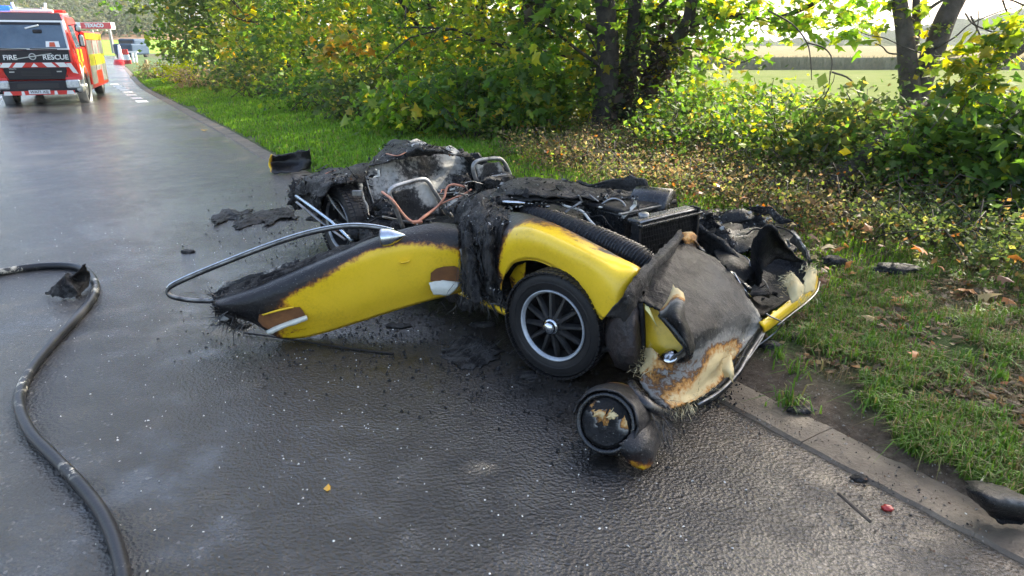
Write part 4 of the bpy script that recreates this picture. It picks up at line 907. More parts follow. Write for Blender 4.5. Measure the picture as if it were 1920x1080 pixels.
# ---- wheels
def wheel(name, c, axis, R, full=True, grime=None):
    """axis points outwards"""
    ax = Vector(axis).normalized(); c = Vector(c); a = Vector((0, 0, 1)); a = (a - ax * a.dot(ax)).normalized(); b = ax.cross(a)
    rt = MB(); tw = .052; rr = R * .66
    rt.lathe([(-tw * .9, rr), (-tw * 1.12, R * .80), (-tw * 1.05, R * .92), (-tw * .80, R * .985), (-tw * .3, R), (tw * .3, R), (tw * .80, R * .985), (tw * 1.03, R * .925), (tw * 1.12, R * .83), (tw * 1.04, R * .73), (tw * .9, rr)], c, ax, 56)
    w = rt.build('tyre', M_TYRE, None); w.name = name
    w.parent = car; w.location = -wloc(car)
    tr = MB()                                                                     # tread blocks and ribs, proud of the tyre
    for k in range(64):
        q = 2 * math.pi * k / 64; rad = a * math.cos(q) + b * math.sin(q); tan = ax.cross(rad)
        for h, ww in ((-.052, .030), (-.017, .026), (.017, .026), (.052, .030)):
            M3 = Matrix((ax, tan, rad)).transposed(); tr.box(c + ax * h + rad * (R - .001 - abs(h) * .06) + tan * (.006 if h > 0 else 0), (ww, .0195, .008), M3)
    o = tr.build('tread', M_TYRE, w)
    sw = MB()
    for r_, d_ in ((.93, 1.025), (.80, 1.125)): sw.lathe([(tw * d_ - .002, R * r_ - .004), (tw * d_ + .003, R * r_), (tw * d_ - .002, R * r_ + .004)], c, ax, 56)
    sw.build('sidewall_rib', M_TYRE, w)
    rm = MB(); ro = R * .665
    rm.lathe([(tw * .92, ro), (tw * 1.08, ro * 1.0), (tw * 1.12, ro * .98), (tw * 1.06, ro * .955), (tw * .95, ro * .925), (tw * .80, ro * .905)], c, ax, 56)
    rm.build('rim', M_RIM if full else M_DULLM, w)
    rb_ = MB(); rb_.lathe([(tw * .82, ro * .906), (tw * .5, ro * .915), (-tw * .2, ro * .86), (-tw * .9, ro * .9)], c, ax, 48); rb_.build('rim_barrel', M_SPOKE, w)
    dr = MB(); dr.lathe([(-.03, 0), (-.03, ro * .86), (-.06, ro * .86), (-.06, 0)], c, ax, 40); dr.build('brake_drum', M_SOOT, w)
    if full:
        ns = 12
        for k in range(ns):
            q = 2 * math.pi * (k + .25) / ns; rad = a * math.cos(q) + b * math.sin(q); tan = ax.cross(rad); sp = MB()
            M3 = Matrix((ax, tan, rad)).transposed(); L0, L1 = R * .12, ro * .915
            def q4(h, t, r): return c + ax * h + tan * t + rad * r
            w0, w1 = .0175, .0125; h0, h1 = .058, .040
            Vv = [q4(h0 - .02, -w0, L0), q4(h0 - .02, w0, L0), q4(h0, w0 * .45, L0), q4(h0, -w0 * .45, L0), q4(h1 - .02, -w1, L1), q4(h1 - .02, w1, L1), q4(h1, w1 * .45, L1), q4(h1, -w1 * .45, L1)]
            sp.add(Vv, [(0, 1, 2, 3), (7, 6, 5, 4), (3, 2, 6, 7), (1, 5, 6, 2), (0, 3, 7, 4), (0, 4, 5, 1)], False); sp.build('spoke', M_SPOKE, w)
        MB().lathe([(.03, .055), (.052, .052), (.056, .046), (.060, .046)], c, ax, 28).build('hub', M_SPOKE, w)
        hub = MB(); hub.lathe([(.050, .038), (.062, .038), (.066, .034), (.068, .030)], c, ax, 28); hub.lathe([(.066, .031), (.084, .029), (.090, .024), (.092, .0)], c, ax, 6); hub.build('hub_nut', M_CHROME, w)
    return w
FC = V3(Pw(1046, 607, -.01)); FC.z = .262
tn = math.radians(29); fax = Vector((-math.sin(math.radians(36)) , -math.cos(math.radians(36)), 0))
FR = FC.z
wheel('front_wheel', FC, fax, FR)
RC = cu(-2.42, .06, .27)
wheel('rear_wheel', RC, -CV, .28, False)

# ---- burnt lump (inner wing) between wheel and nose
patch('inner_wing_remains', [[Pw(1150, 580, .10), Pw(1175, 562, .10), Pw(1200, 560, .10), Pw(1206, 585, .12)], [Pw(1132, 612, .05), Pw(1160, 600, -.02), Pw(1188, 600, -.02), Pw(1206, 620, .08)], [Pw(1134, 650, .03), Pw(1162, 648, -.05), Pw(1190, 650, -.05), Pw(1206, 655, .08)], [Pw(1150, 678, .04), Pw(1170, 686, -.02), Pw(1192, 684, -.02), Pw(1204, 688, .08)], [Pw(1158, 690, .12), Pw(1176, 696, .12), Pw(1190, 694, .12), Pw(1200, 692, .14)]], M_LUMP, car, 7, 6, .01, .009, 9, .008, 61)
MB().tube([V3(Pw(1197, 540, .07)), V3(Pw(1203, 590, .05)), V3(Pw(1205, 640, .04)), V3(Pw(1203, 688, .05))], [.012, .014, .014, .01], 8, sub=4).build('wing_edge_seal', M_SOOT, car)
# black, split roll of laminate along the edge of the nose
patch('nose_edge_roll', [[Pz(1276, 430, .60), Pz(1246, 460, .61), Pz(1214, 492, .61), Pz(1186, 526, .59), Pz(1166, 562, .54), Pz(1134, 596, .43)], [Pz(1280, 437, .61), Pz(1256, 466, .61), Pz(1226, 498, .60), Pz(1199, 532, .57), Pz(1181, 564, .53), Pz(1154, 597, .44)], [Pz(1282, 444, .58), Pz(1262, 474, .58), Pz(1234, 508, .56), Pz(1208, 544, .53), Pz(1194, 572, .49), Pz(1170, 600, .43)]], M_CHAR, car, 7, 7, .008, .008, 16, .012, 71)

# ---- nose panel (front clamshell), slumped down to the road
def nz_row(pts): return [Pz(x, y, z, c) for x, y, z, c in pts]
rows = [nz_row([(1198, 562, .49, 1), (1215, 520, .53, 1), (1236, 485, .56, .95), (1256, 455, .575, .95), (1276, 448, .57, .95)]),
        nz_row([(1212, 570, .47, .95), (1240, 535, .51, 1), (1268, 500, .53, .9), (1294, 474, .53, .9), (1306, 468, .52, .9)]),
        nz_row([(1234, 582, .455, .85), (1268, 552, .475, .9), (1302, 522, .475, .72), (1335, 498, .465, .62), (1350, 492, .455, .75)]),
        nz_row([(1262, 600, .43, .75), (1296, 582, .43, .78), (1332, 556, .425, .62), (1370, 538, .40, .6), (1388, 532, .39, .75)]),
        nz_row([(1288, 640, .37, .62), (1318, 622, .37, .76), (1350, 598, .36, .66), (1396, 576, .33, .58), (1412, 572, .32, .55)]),
        nz_row([(1262, 674, .29, .5), (1312, 660, .29, .42), (1352, 634, .29, .42), (1400, 606, .27, .55), (1426, 598, .26, .4)]),
        nz_row([(1222, 688, .24, .22), (1298, 690, .23, .42), (1348, 664, .23, .16), (1392, 634, .21, .40), (1418, 618, .22, .45)]),
        nz_row([(1200, 706, .20, .32), (1272, 722, .18, .38), (1330, 696, .18, .14), (1368, 668, .17, .22), (1398, 646, .18, .45)]),
        nz_row([(1214, 738, .16, .5), (1258, 752, .14, .30), (1306, 734, .12, .14), (1348, 704, .12, .24), (1380, 672, .13, .4)]),
        nz_row([(1236, 762, .13, .6), (1262, 768, .12, .35), (1302, 752, .10, .3), (1345, 722, .10, .3), (1376, 686, .11, .4)])]
patch('bonnet', rows, M_NOSE, car, 10, 8, .009, .009, 9, .024, 5)
# side of the nose: yellow headlamp recess with a black lip and a glint of chrome
patch('headlamp_recess', [[Pw(1202, 562, .10, .12), Pw(1225, 570, .12, .0), Pw(1245, 585, .14, .1)], [Pw(1203, 605, .09, .0), Pw(1235, 610, .12, .0), Pw(1268, 622, .15, .1)], [Pw(1206, 640, .08, .1), Pw(1245, 645, .11, .05), Pw(1284, 650, .15, .1)], [Pw(1210, 672, .07, .4), Pw(1245, 668, .10, .1), Pw(1286, 664, .14, .3)]], M_BODY, car, 5, 5, .008, .001, 5, .008, 15)
patch('recess_flap', [[Pw(1208, 570, .07, .22), Pw(1216, 575, .07, .18), Pw(1224, 592, .07, .2)], [Pw(1210, 580, .055, .2), Pw(1222, 596, .055, .2), Pw(1232, 612, .06, .25)]], pbr('paint_peel_yellow', (.70, .62, .22), (.62, .56, .25), .4, scale=12), car, 4, 4, .002, .001)
MB().tube([V3(Pw(1237, 590, .06)), V3(Pw(1255, 606, .06)), V3(Pw(1275, 630, .06)), V3(Pw(1292, 655, .07)), V3(Pw(1288, 672, .08)), V3(Pw(1266, 678, .08))], [.012, .018, .02, .018, .014, .008], 8, sub=4).build('recess_lip', M_BLACKP, car)
patch('recess_scoop', [[Pw(1243, 588, .075), Pw(1260, 592, .09), Pw(1285, 610, .11)], [Pw(1262, 612, .07), Pw(1282, 618, .08), Pw(1302, 636, .10)], [Pw(1288, 646, .07), Pw(1297, 650, .08), Pw(1304, 656, .10)]], M_SOOT, car, 4, 4, .006, .004)  # black scoop inside the headlamp recess
lm = MB(); lc = V3(Pw(1256, 668, .05)); lm.lathe([(0, .036), (.005, .035), (.008, .02), (.009, .0)], lc, (-CV * .6 + Vector((0, 0, .9))), 24); lm.build('lamp_reflector', M_CHROME, car)
patch('curled_laminate', [[Pz(1234, 584, .48, .35), Pz(1250, 562, .51, .12), Pz(1262, 536, .55, .15)], [Pz(1258, 604, .49, .9), Pz(1268, 590, .53, .85), Pz(1284, 552, .54, .12)], [Pz(1288, 640, .44, .9), Pz(1292, 620, .46, 1), Pz(1284, 590, .47, .9)], [Pz(1294, 664, .38, .6), Pz(1302, 652, .38, .9), Pz(1300, 626, .40, 1)]], M_NOSE, car, 6, 6, .005, .006, 16, .014, 23)
patch('curled_laminate', [[Pw(1204, 652, .05, .1), Pw(1222, 654, .03, .22), Pw(1244, 676, .03, .35)], [Pw(1206, 676, .02, .05), Pw(1228, 676, .0, .2), Pw(1250, 690, .0, .35)], [Pw(1196, 702, .0, .1), Pw(1222, 698, -.02, .25), Pw(1248, 702, -.02, .45)]], M_NOSE, car, 6, 6, .006, .008, 16, .016, 33)
patch('curled_laminate', [[Pz(1354, 672, .20, .05), Pz(1366, 664, .21, .05), Pz(1372, 672, .2, .1)], [Pz(1352, 694, .17, .05), Pz(1366, 690, .19, .05), Pz(1376, 698, .17, .1)], [Pz(1358, 710, .13, .05), Pz(1368, 712, .14, .1), Pz(1374, 716, .12, .1)]], M_NOSE, car, 5, 5, .004, .008, 18, .012, 43)
# grille strip and bumper along the front edge
gs = [(1428, 608, .20), (1412, 632, .175), (1392, 664, .145), (1376, 692, .115), (1340, 728, .085), (1300, 752, .07)]
patch('grille_strip', [[Pz(x, y, z + .015, .9) for x, y, z in gs], [Pz(x + 7, y + 9, z - .03, .6) for x, y, z in gs], [Pz(x + 8, y + 16, max(.02, z - .08), .8) for x, y, z in gs]], M_ASH, car, 6, 4, .006, .004, 12)
MB().tube([V3(Pz(x + 8, y + 6, z)) for x, y, z in gs], .008, 8, sub=4, flat=.6).build('grille_bead', M_DULLM, car)
MB().tube([V3(Pz(1440, 600, .19)), V3(Pz(1428, 634, .14)), V3(Pz(1404, 670, .10)), V3(Pz(1376, 704, .07))], .006, 8, sub=4).build('grille_bead', M_DULLM, car)
bp = [(1426, 606, .26), (1448, 590, .27), (1476, 568, .28), (1502, 548, .29), (1522, 528, .30), (1528, 508, .32)]
patch('front_bumper', [[Pz(x, y - 2, z, c) for (x, y, z), c in zip(bp, (.35, .05, 0, 0, .1, .3))], [Pz(x + 5, y + 10, z - .03, c) for (x, y, z), c in zip(bp, (.3, .0, 0, 0, .05, .3))], [Pz(x + 7, y + 19, z - .075, c) for (x, y, z), c in zip(bp, (.4, .1, .1, .1, .3, .5))]], M_BODY, car, 6, 4, .008, .002, 8, .01, 8)
MB().tube([V3(Pz(x + 9, y + 20, z - .075)) for x, y, z in bp[1:]] , .005, 6, sub=4).build('bumper_edge', M_DULLM, car)
MB().tube([V3(Pz(1436, 588, .29)), V3(Pz(1446, 594, .27)), V3(Pz(1464, 602, .23))], .007, 6, sub=3, flat=.6).build('bumper_clip', M_DULLM, car)
MB().tube([V3(Pz(1470, 605, .2)), V3(Pz(1455, 622, .14)), V3(Pz(1432, 640, .10)), V3(Pz(1415, 652, .08))], .0035, 6, sub=4).build('loose_wire', M_DULLM, car)
patch('frayed_corner', [[Pz(1474, 520, .36, .12), Pz(1488, 512, .38, .1), Pz(1500, 528, .36, .1)], [Pz(1474, 545, .32, .1), Pz(1492, 540, .35, .08), Pz(1506, 536, .35, .08)], [Pz(1484, 566, .29, .12), Pz(1500, 556, .31, .05), Pz(1514, 548, .31, .05)]], M_NOSE, car, 5, 5, .006, .008, 16, .016, 51)
patch('frayed_corner', [[Pz(1512, 506, .40, .05), Pz(1522, 502, .41, .05), Pz(1532, 506, .39, .1)], [Pz(1506, 530, .36, .05), Pz(1520, 528, .36, .02), Pz(1530, 526, .35, .05)], [Pz(1506, 552, .31, .05), Pz(1520, 548, .31, .05), Pz(1526, 545, .3, .2)]], M_NOSE, car, 5, 5, .006, .008, 16, .016, 53)
fibres('pale_fibres', [(V3(Pz(1478, 530, .36)), (.015, .015, .03), (-.9, -.2, .4), .035, 150, .0014), (V3(Pz(1518, 506, .41)), (.02, .02, .01), (.2, 0, 1), .03, 90, .0014), (V3(Pz(1505, 555, .31)), (.04, .03, .015), (.3, -.3, -1), .03, 60, .0014),
    (V3(Pw(1210, 665, .03)), (.02, .02, .02), (-.4, -.4, .7), .03, 110, .0012), (V3(Pw(1205, 690, .0)), (.03, .03, .015), (-.7, -.5, .2), .035, 80, .0012), (V3(Pz(1268, 765, .11)), (.03, .03, .01), (.3, -.6, -.6), .028, 90, .0012), (V3(Pz(1290, 758, .10)), (.02, .02, .01), (.4, -.5, -.6), .03, 40, .0012),
    (V3(Pz(1350, 650, .225)), (.06, .05, .012), (.3, -.2, .8), .014, 260, .0012), (V3(Pz(1310, 735, .125)), (.06, .04, .01), (.3, -.2, .8), .014, 160, .0012)], M_PALEF, car, 6)

# ---- headlamp pod, drooping to the road at the near corner
pc_ = at_z(1136, 793, .155); pax = (CAMP - pc_); pax.z *= .55; pax = (pax.normalized() + Vector((-.30, .05, .05))).normalized()
pod = MB(); pod.lathe([(.0, .098), (.018, .106), (.006, .118), (-.02, .124), (-.05, .124), (-.10, .118), (-.16, .095), (-.2, .05), (-.21, .0)], pc_, pax, 40)
pod = pod.build('headlamp_pod', M_BLACKP, car)
bmf = MB(); bmf.lathe([(-.012, .100), (.004, .092), (.010, .070), (.014, .04), (.012, .0)], pc_, pax, 36); ln_ = bmf.build('lamp_face', M_SOOT, pod)
a_ = pax.orthogonal().normalized(); b_ = pax.cross(a_)
upv = (Vector((0, 0, 1)) - pax * pax.z).normalized(); rtv = upv.cross(pax)
def fp(x, y, o): return pc_ + rtv * x + upv * y + pax * o
gridr = []
for q in range(0, 13):
    a = 2 * math.pi * q / 12 + math.pi / 2; row = []
    for r in (.001, .03, .06, .086):
        x, y = math.cos(a) * r, math.sin(a) * r; row.append((*fp(x, y, .012 + .010 * (y > .01) * math.cos(r * 30)), .16 + .2 * abs(math.sin(x * 70 + 1)) if y > -.004 + .02 * math.sin(x * 60) else .85))
    gridr.append(row)
patch('burst_filler', gridr, M_NOSE, pod, 5, 4, .003, .007, 24, .01, 81)
for k, (x, y, sx_, sz_, ch_) in enumerate([(-.022, .034, .022, .013, .22), (.026, .036, .020, .012, .10), (.004, .012, .010, .02, .3)]):
    lump('burst_filler', V3(fp(x, y, .016)), (sx_, .010, sz_), M_NOSE, pod, 500 + k, .7, 1.9, 3, rot=.3, char=ch_)
# cowl over the pod, scorched yellow along its top, and the torn tail hanging under it
def cow(a, o, r, c):
    q = math.radians(a); return (*(pc_ + (rtv * math.cos(q) + upv * math.sin(q)) * r + pax * o), c)
AA = [175, 150, 125, 100, 75, 50, 25, 5, -15]
patch('pod_cowl', [[cow(a, .02, .128, c) for a, c in zip(AA, (.8, .9, 1, 1, .9, 1, 1, 1, 1))], [cow(a, -.05, .142, c) for a, c in zip(AA, (.9, .9, .8, .75, .75, .9, 1, 1, 1))], [cow(a, -.13, .140, c) for a, c in zip(AA, (1, .8, .45, .35, .5, .8, 1, 1, 1))], [cow(a, -.21, .12, c) for a, c in zip(AA, (1, .8, .3, .25, .4, .7, 1, 1, 1))]], M_BODY, pod, 5, 5, .006, .004, 14, .012, 91)
patch('torn_tail', [[Pz(1222, 770, .15, 1), Pz(1205, 800, .16, 1), Pz(1180, 815, .15, .9), Pz(1160, 832, .13, .8)], [Pz(1240, 790, .10, 1), Pz(1218, 825, .12, .95), Pz(1190, 845, .11, .8), Pz(1165, 850, .09, .85)], [Pz(1240, 820, .06, 1), Pz(1226, 850, .07, .8), Pz(1200, 866, .06, .55), Pz(1178, 866, .05, .55)], [Pz(1228, 860, .03, .7), Pz(1222, 870, .03, .5), Pz(1208, 880, .025, .35), Pz(1192, 876, .02, .4)]], M_BODY, pod, 7, 7, .008, .006, 12, .01, 95)
MB().tube([V3(Pz(1183, 716, .24)), V3(Pz(1196, 738, .235)), V3(Pz(1214, 757, .21)), V3(Pz(1235, 770, .17)), V3(Pz(1254, 776, .135))], [.016, .023, .025, .022, .012], 10, sub=4, flat=.55).build('pod_trim', M_BLACKP, pod)
fibres('charred_fibres', [(V3(Pz(1235, 790, .14)), (.03, .03, .02), (.5, -.2, -.8), .06, 120, .0013), (V3(Pz(1225, 755, .17)), (.03, .02, .01), (.2, -.6, .2), .05, 70, .0013)], M_BLACKF, pod, 8)

# ---- engine bay
rad = MB(); U0 = -.10
def rbox(mb, u, w, z, su, sw, sz, bevel=.004): mb.box(cu(u, w, z), (su, sw, sz), Matrix((CU, CV, Vector((0, 0, 1)))).transposed(), bevel)
rbox(rad, U0 + .0, .78, .49, .045, .46, .30); radiator = rad.build('radiator', M_BLACKP, car)
fn = MB()
for k in range(34): rbox(fn, U0 + .026, .565 + k * .0128, .485, .008, .005, .26, 0)
for k in range(9): rbox(fn, U0 + .025, .78, .37 + k * .028, .006, .43, .003, 0)
fins = fn.build('cooling_fins', M_SOOT, radiator); fins['kind'] = 'stuff'
tk = MB(); rbox(tk, U0 - .01, .78, .650, .075, .48, .03, .01); rbox(tk, U0 + .05, .78, .640, .03, .50, .012, .003); tk.build('header_tank', M_BLACKP, radiator)
fr_ = MB(); rbox(fr_, U0 + .02, 1.015, .50, .06, .02, .34); fr_.build('side_frame', M_SOOT, radiator); fr_ = MB(); rbox(fr_, U0 + .02, .545, .50, .05, .02, .30); fr_.build('side_frame', M_SOOT, radiator)
MB().lathe([(0, .028), (.018, .028), (.022, .022), (.026, .0)], cu(U0 - .02, .64, .66), (0, 0, 1), 16).build('filler_cap', M_DULLM, radiator)
MB().tube([cu(U0 + .035, .55, .653), cu(U0 + .035, .78, .658), cu(U0 + .035, 1.02, .655)], .006, 6, sub=2).build('edge_strip', M_DULLM, radiator)
bt = MB(); rbox(bt, -.42, .86, .545, .30, .42, .20, .012); batt = bt.build('battery_box', M_BLACKP, car)
bl = MB(); rbox(bl, -.42, .86, .655, .33, .45, .03, .012); bl.build('lid', M_SOOT, batt)
bb = MB(); bb.lathe([(-.11, .0), (-.11, .10), (-.10, .112), (.10, .112), (.11, .10), (.11, .0)], cu(-.36, 1.0, .62), CV * .35 + CU * 1, 24, arc=(0, 2 * math.pi)); bb.build('round_cover', M_BLACKP, batt)
bb = MB(); rbox(bb, -.25, .80, .655, .02, .40, .012, .003); bb.tube([cu(-.45, .66, .66), cu(-.40, .70, .70), cu(-.34, .72, .69), cu(-.30, .72, .64)], .006, 6, sub=3); bb.build('strap', M_DULLM, batt)
eng = MB(); rbox(eng, -.85, .75, .42, .55, .40, .22, .03); rbox(eng, -.75, .5, .50, .3, .16, .12, .02); rbox(eng, -.95, .95, .5, .3, .12, .1, .02); eng.build('engine_block', M_SOOT, car)
# fat air hose with wire ribs
hp = [V3(Pz(985, 398, .60)), V3(Pz(1030, 412, .60)), V3(Pz(1075, 430, .595)), V3(Pz(1120, 450, .585)), V3(Pz(1160, 468, .57)), V3(Pz(1195, 486, .55)), V3(Pz(1212, 500, .52))]
hose = MB().tube(hp, [.045, .056, .062, .064, .064, .062, .058], 18, sub=4).build('air_hose', M_SOOT, car)
hc = cr(hp, 14); rb = MB()
for i in range(4, len(hc) - 2, 2):
    t = (hc[i + 1] - hc[i - 1]).normalized(); r_ = np.interp(i / len(hc), [0, .2, .5, .9, 1], [.047, .058, .0655, .0655, .061]) * random.uniform(.985, 1.03)
    rb.lathe([(-.0035, r_ - .004), (0, r_ + .003), (.0035, r_ - .004)], hc[i] + Vector((0, 0, random.uniform(-.002, .002))), t, 18)
rb.build('hose_ribs', M_BLACKP, hose)
fibres('frayed_hose_end', [(hc[-3] + Vector((0, 0, .045)), (.03, .03, .012), (.5, -.3, .6), .035, 120, .0014)], M_BLACKF, hose, 12)
# remains of the bonnet skin, lying in layers over the far side of the bay
for k in range(3):
    dz = -.028 * k; dx = 9 * k
    patch('bonnet_skin', [[Pz(935 - dx * .3, 345 + 9 * k, .70 + dz), Pz(985, 333 + 9 * k, .72 + dz), Pz(1050, 337 + 8 * k, .72 + dz), Pz(1120, 352 + 8 * k, .70 + dz), Pz(1190, 360 + 9 * k, .68 + dz)],
                          [Pz(940 - dx * .3, 355 + 9 * k, .70 + dz), Pz(990, 350 + 9 * k, .73 + dz), Pz(1055, 353 + 8 * k, .72 + dz), Pz(1125, 362 + 8 * k, .70 + dz), Pz(1196, 366 + 9 * k, .68 + dz)],
                          [Pz(948, 366 + 9 * k, .685 + dz), Pz(1000, 366 + 9 * k, .71 + dz), Pz(1060, 370 + 8 * k, .70 + dz), Pz(1130, 374 + 7 * k, .685 + dz), Pz(1185, 372 + 9 * k, .67 + dz)]], M_CHAR, car, 8, 6, .006, .014, 10, .02, 100 + k)
patch('bay_side', [[Pz(930, 388, .60), Pz(1000, 398, .59), Pz(1060, 405, .58), Pz(1120, 425, .55)], [Pz(940, 398, .52), Pz(1000, 412, .50), Pz(1070, 430, .5), Pz(1130, 450, .47)], [Pz(960, 412, .42), Pz(1010, 430, .4), Pz(1080, 455, .4), Pz(1140, 480, .38)]], M_CHAR, car, 7, 6, .01, .02, 9)
MB().tube([V3(Pz(942, 379, .66)), V3(Pz(970, 380, .66)), V3(Pz(1003, 382, .655))], [.010, .010, .009], 10, sub=2).build('bonnet_stay', M_CHROME, car)
MB().tube([V3(Pz(1003, 382, .655)), V3(Pz(1045, 378, .66)), V3(Pz(1060, 386, .65)), V3(Pz(1090, 395, .64)), V3(Pz(1105, 412, .61)), V3(Pz(1122, 430, .58))], .007, 6, sub=4).build('wiring', M_ASH, car)
MB().tube([V3(Pz(985, 398, .62)), V3(Pz(1010, 382, .66)), V3(Pz(1050, 376, .68)), V3(Pz(1080, 372, .69))], .004, 6, sub=4).build('wiring', M_SOOT, car)
MB().tube([V3(Pz(1105, 365, .71)), V3(Pz(1122, 378, .68))], .005, 6).build('wiring', M_DULLM, car)

# ---- cockpit: floor, seats, bulkheads
patch('floor_pan', [[(*cu(u, w, .20 + .05 * math.sin(u * 9 + w * 5)), 1) for w in (.04, .3, .65, 1.0, 1.3)] for u in (-3.1, -2.6, -2.1, -1.6, -1.1, -.6, -.2, .3)], M_CHAR, car, 9, 8, .02, .05, 5, .02, 120)
patch('near_side_remains', [[(*cu(u, .02 + .03 * math.sin(u * 11), z), 1) for u, z in ((-2.05, .33), (-1.8, .30), (-1.5, .36), (-1.2, .34), (-.95, .50), (-.8, .6))], [(*cu(u, -.01, z), 1) for u, z in ((-2.05, .2), (-1.8, .18), (-1.5, .2), (-1.2, .2), (-.95, .3), (-.8, .35))], [(*cu(u, .02, .08), 1) for u in (-2.05, -1.8, -1.5, -1.2, -.95, -.8)]], M_CHAR, car, 7, 5, .01, .02, 11, .02, 130)
patch('far_side_remains', [[(*cu(u, 1.30, z), 1) for u, z in ((-3.2, .5), (-2.7, .62), (-2.2, .55), (-1.7, .45), (-1.2, .58), (-.7, .66), (-.3, .5), (.1, .25))], [(*cu(u, 1.42, z), 1) for u, z in ((-3.2, .3), (-2.7, .4), (-2.2, .35), (-1.7, .3), (-1.2, .4), (-.7, .4), (-.3, .3), (.1, .2))], [(*cu(u, 1.40, .1), 1) for u in (-3.2, -2.7, -2.2, -1.7, -1.2, -.7, -.3, .1)]], M_CHAR, car, 7, 5, .02, .05, 6, .02, 140)
patch('dash_remains', [[Pz(842, 392, .50), Pz(870, 372, .58), Pz(905, 362, .63), Pz(940, 352, .66)], [Pz(850, 405, .50), Pz(876, 385, .60), Pz(912, 378, .65), Pz(950, 368, .68)], [Pz(852, 424, .44), Pz(880, 410, .52), Pz(920, 395, .6), Pz(958, 384, .64)]], M_CHAR, car, 7, 7, .015, .025, 10, .02, 150)
patch('dash_remains', [[Pz(832, 392, .50, .5), Pz(850, 375, .54, .35), Pz(875, 360, .58, .5)], [Pz(838, 400, .48, .8), Pz(858, 388, .52, .45), Pz(882, 372, .56, .7)]], M_ASH, car, 6, 4, .008, .015, 12, .015, 155)
def hoop(pts, u, r, panel, pc0, seat_label):
    P = [V3(Pu(x, y, u)) for x, y in pts]; h = MB().tube(P, r, 10, sub=5).build('seat_frame', M_FRAME, car); tag(h, seat_label)
    if panel:
        patch('seat_panel', [[Pu(x, y, u - .02, c) for x, y, c in r_] for r_ in panel], M_ASH, h, 6, 5, .004, .006, 12, .012, pc0)
    return h
hoop([(756, 428), (742, 392), (731, 366), (733, 355), (745, 348), (772, 340), (792, 336), (803, 341), (815, 360), (832, 386), (848, 408)], -1.70, .014,
     [[(735, 362, .55), (765, 352, .45), (795, 344, .25), (806, 350, .15)], [(742, 380, .7), (770, 372, .75), (800, 365, .1), (815, 368, .15)], [(748, 400, .7), (778, 392, .75), (808, 385, .35), (826, 388, .5)], [(756, 422, .6), (786, 414, .5), (815, 405, .6), (838, 404, .9)]], 160, 'near seat frame with a grey ash-coated panel inside')
hoop([(900, 352), (892, 335), (887, 315), (891, 305), (902, 300), (925, 297), (937, 298), (946, 306), (954, 322), (962, 345)], -1.95, .016,
     [[(892, 310, .3), (915, 305, .5), (938, 304, .35)], [(896, 328, .5), (920, 325, .75), (948, 322, .2)], [(900, 350, .5), (926, 346, .8), (958, 342, .15)]], 170, 'far seat frame, pale and bare at its top bend')
patch('rear_bulkhead', [[Pu(682, 316, -2.72, 0.41), Pu(730, 303, -2.72, 0.31), Pu(790, 290, -2.72, 0.46), Pu(840, 285, -2.72, 0.31), Pu(888, 290, -2.72, 0.56)], [Pu(688, 345, -2.70, 0.36), Pu(736, 330, -2.69, 0.31), Pu(795, 318, -2.69, 0.61), Pu(845, 312, -2.70, 0.16), Pu(892, 312, -2.70, 0.76)], [Pu(694, 375, -2.66, 0.41), Pu(742, 360, -2.64, 0.46), Pu(800, 345, -2.65, 0.21), Pu(846, 340, -2.67, 0.41), Pu(890, 338, -2.68, 0.76)], [Pu(700, 405, -2.62, 0.56), Pu(748, 392, -2.58, 0.66), Pu(804, 375, -2.6, 0.11), Pu(848, 368, -2.64, 0.46), Pu(890, 360, -2.66, 0.76)]], M_ASH, car, 10, 9, .01, .020, 7, .014, 180)
patch('bulkhead_edge', [[Pu(660, 326, -2.70), Pu(684, 318, -2.70)], [Pu(668, 350, -2.66), Pu(690, 345, -2.68)], [Pu(690, 385, -2.62), Pu(702, 380, -2.65)], [Pu(700, 420, -2.6), Pu(712, 415, -2.6)]], M_CHAR, car, 5, 7, .02, .012, 11, .012, 185)
MB().tube([V3(Pu(682, 318, -2.69)), V3(Pu(690, 350, -2.66)), V3(Pu(700, 382, -2.62)), V3(Pu(708, 418, -2.58))], .008, 6, sub=4).build('bulkhead_flange', M_FRAME, car)
# rear deck behind it
patch('rear_deck', [[Pz(718, 284, .60), Pz(728, 268, .66), Pz(760, 262, .72), Pz(790, 268, .73), Pz(830, 278, .71), Pz(876, 286, .66)], [Pz(700, 296, .62), Pz(735, 285, .68), Pz(770, 280, .72), Pz(800, 282, .73), Pz(840, 288, .70), Pz(884, 296, .64)], [Pz(686, 314, .60), Pz(735, 302, .64), Pz(775, 295, .66), Pz(805, 292, .67), Pz(845, 292, .66), Pz(890, 302, .60)]], M_CHAR, car, 8, 7, .008, .02, 8, .02, 190)
patch('rear_deck_fold', [[Pz(716, 282, .62), Pz(735, 262, .70), Pz(765, 264, .73)], [Pz(722, 288, .62), Pz(745, 272, .70), Pz(768, 272, .73)], [Pz(730, 290, .62), Pz(752, 282, .69), Pz(770, 276, .73)]], M_SOOT, car, 6, 6, .006, .006, 10, .01, 195)
patch('rear_deck_fold', [[Pz(765, 266, .73, .4), Pz(785, 262, .75, .3), Pz(810, 276, .73, .5)], [Pz(768, 275, .73, .8), Pz(790, 274, .74, .5), Pz(815, 284, .72, .8)]], M_ASH, car, 6, 5, .006, .01, 14, .012, 198)
patch('rear_deck_fold', [[Pz(835, 276, .72, .25), Pz(846, 273, .73, .2), Pz(862, 284, .70, .4)], [Pz(838, 288, .70, .5), Pz(850, 288, .70, .3), Pz(866, 292, .68, .7)]], M_ASH, car, 5, 5, .006, .006, 14, .01, 199)
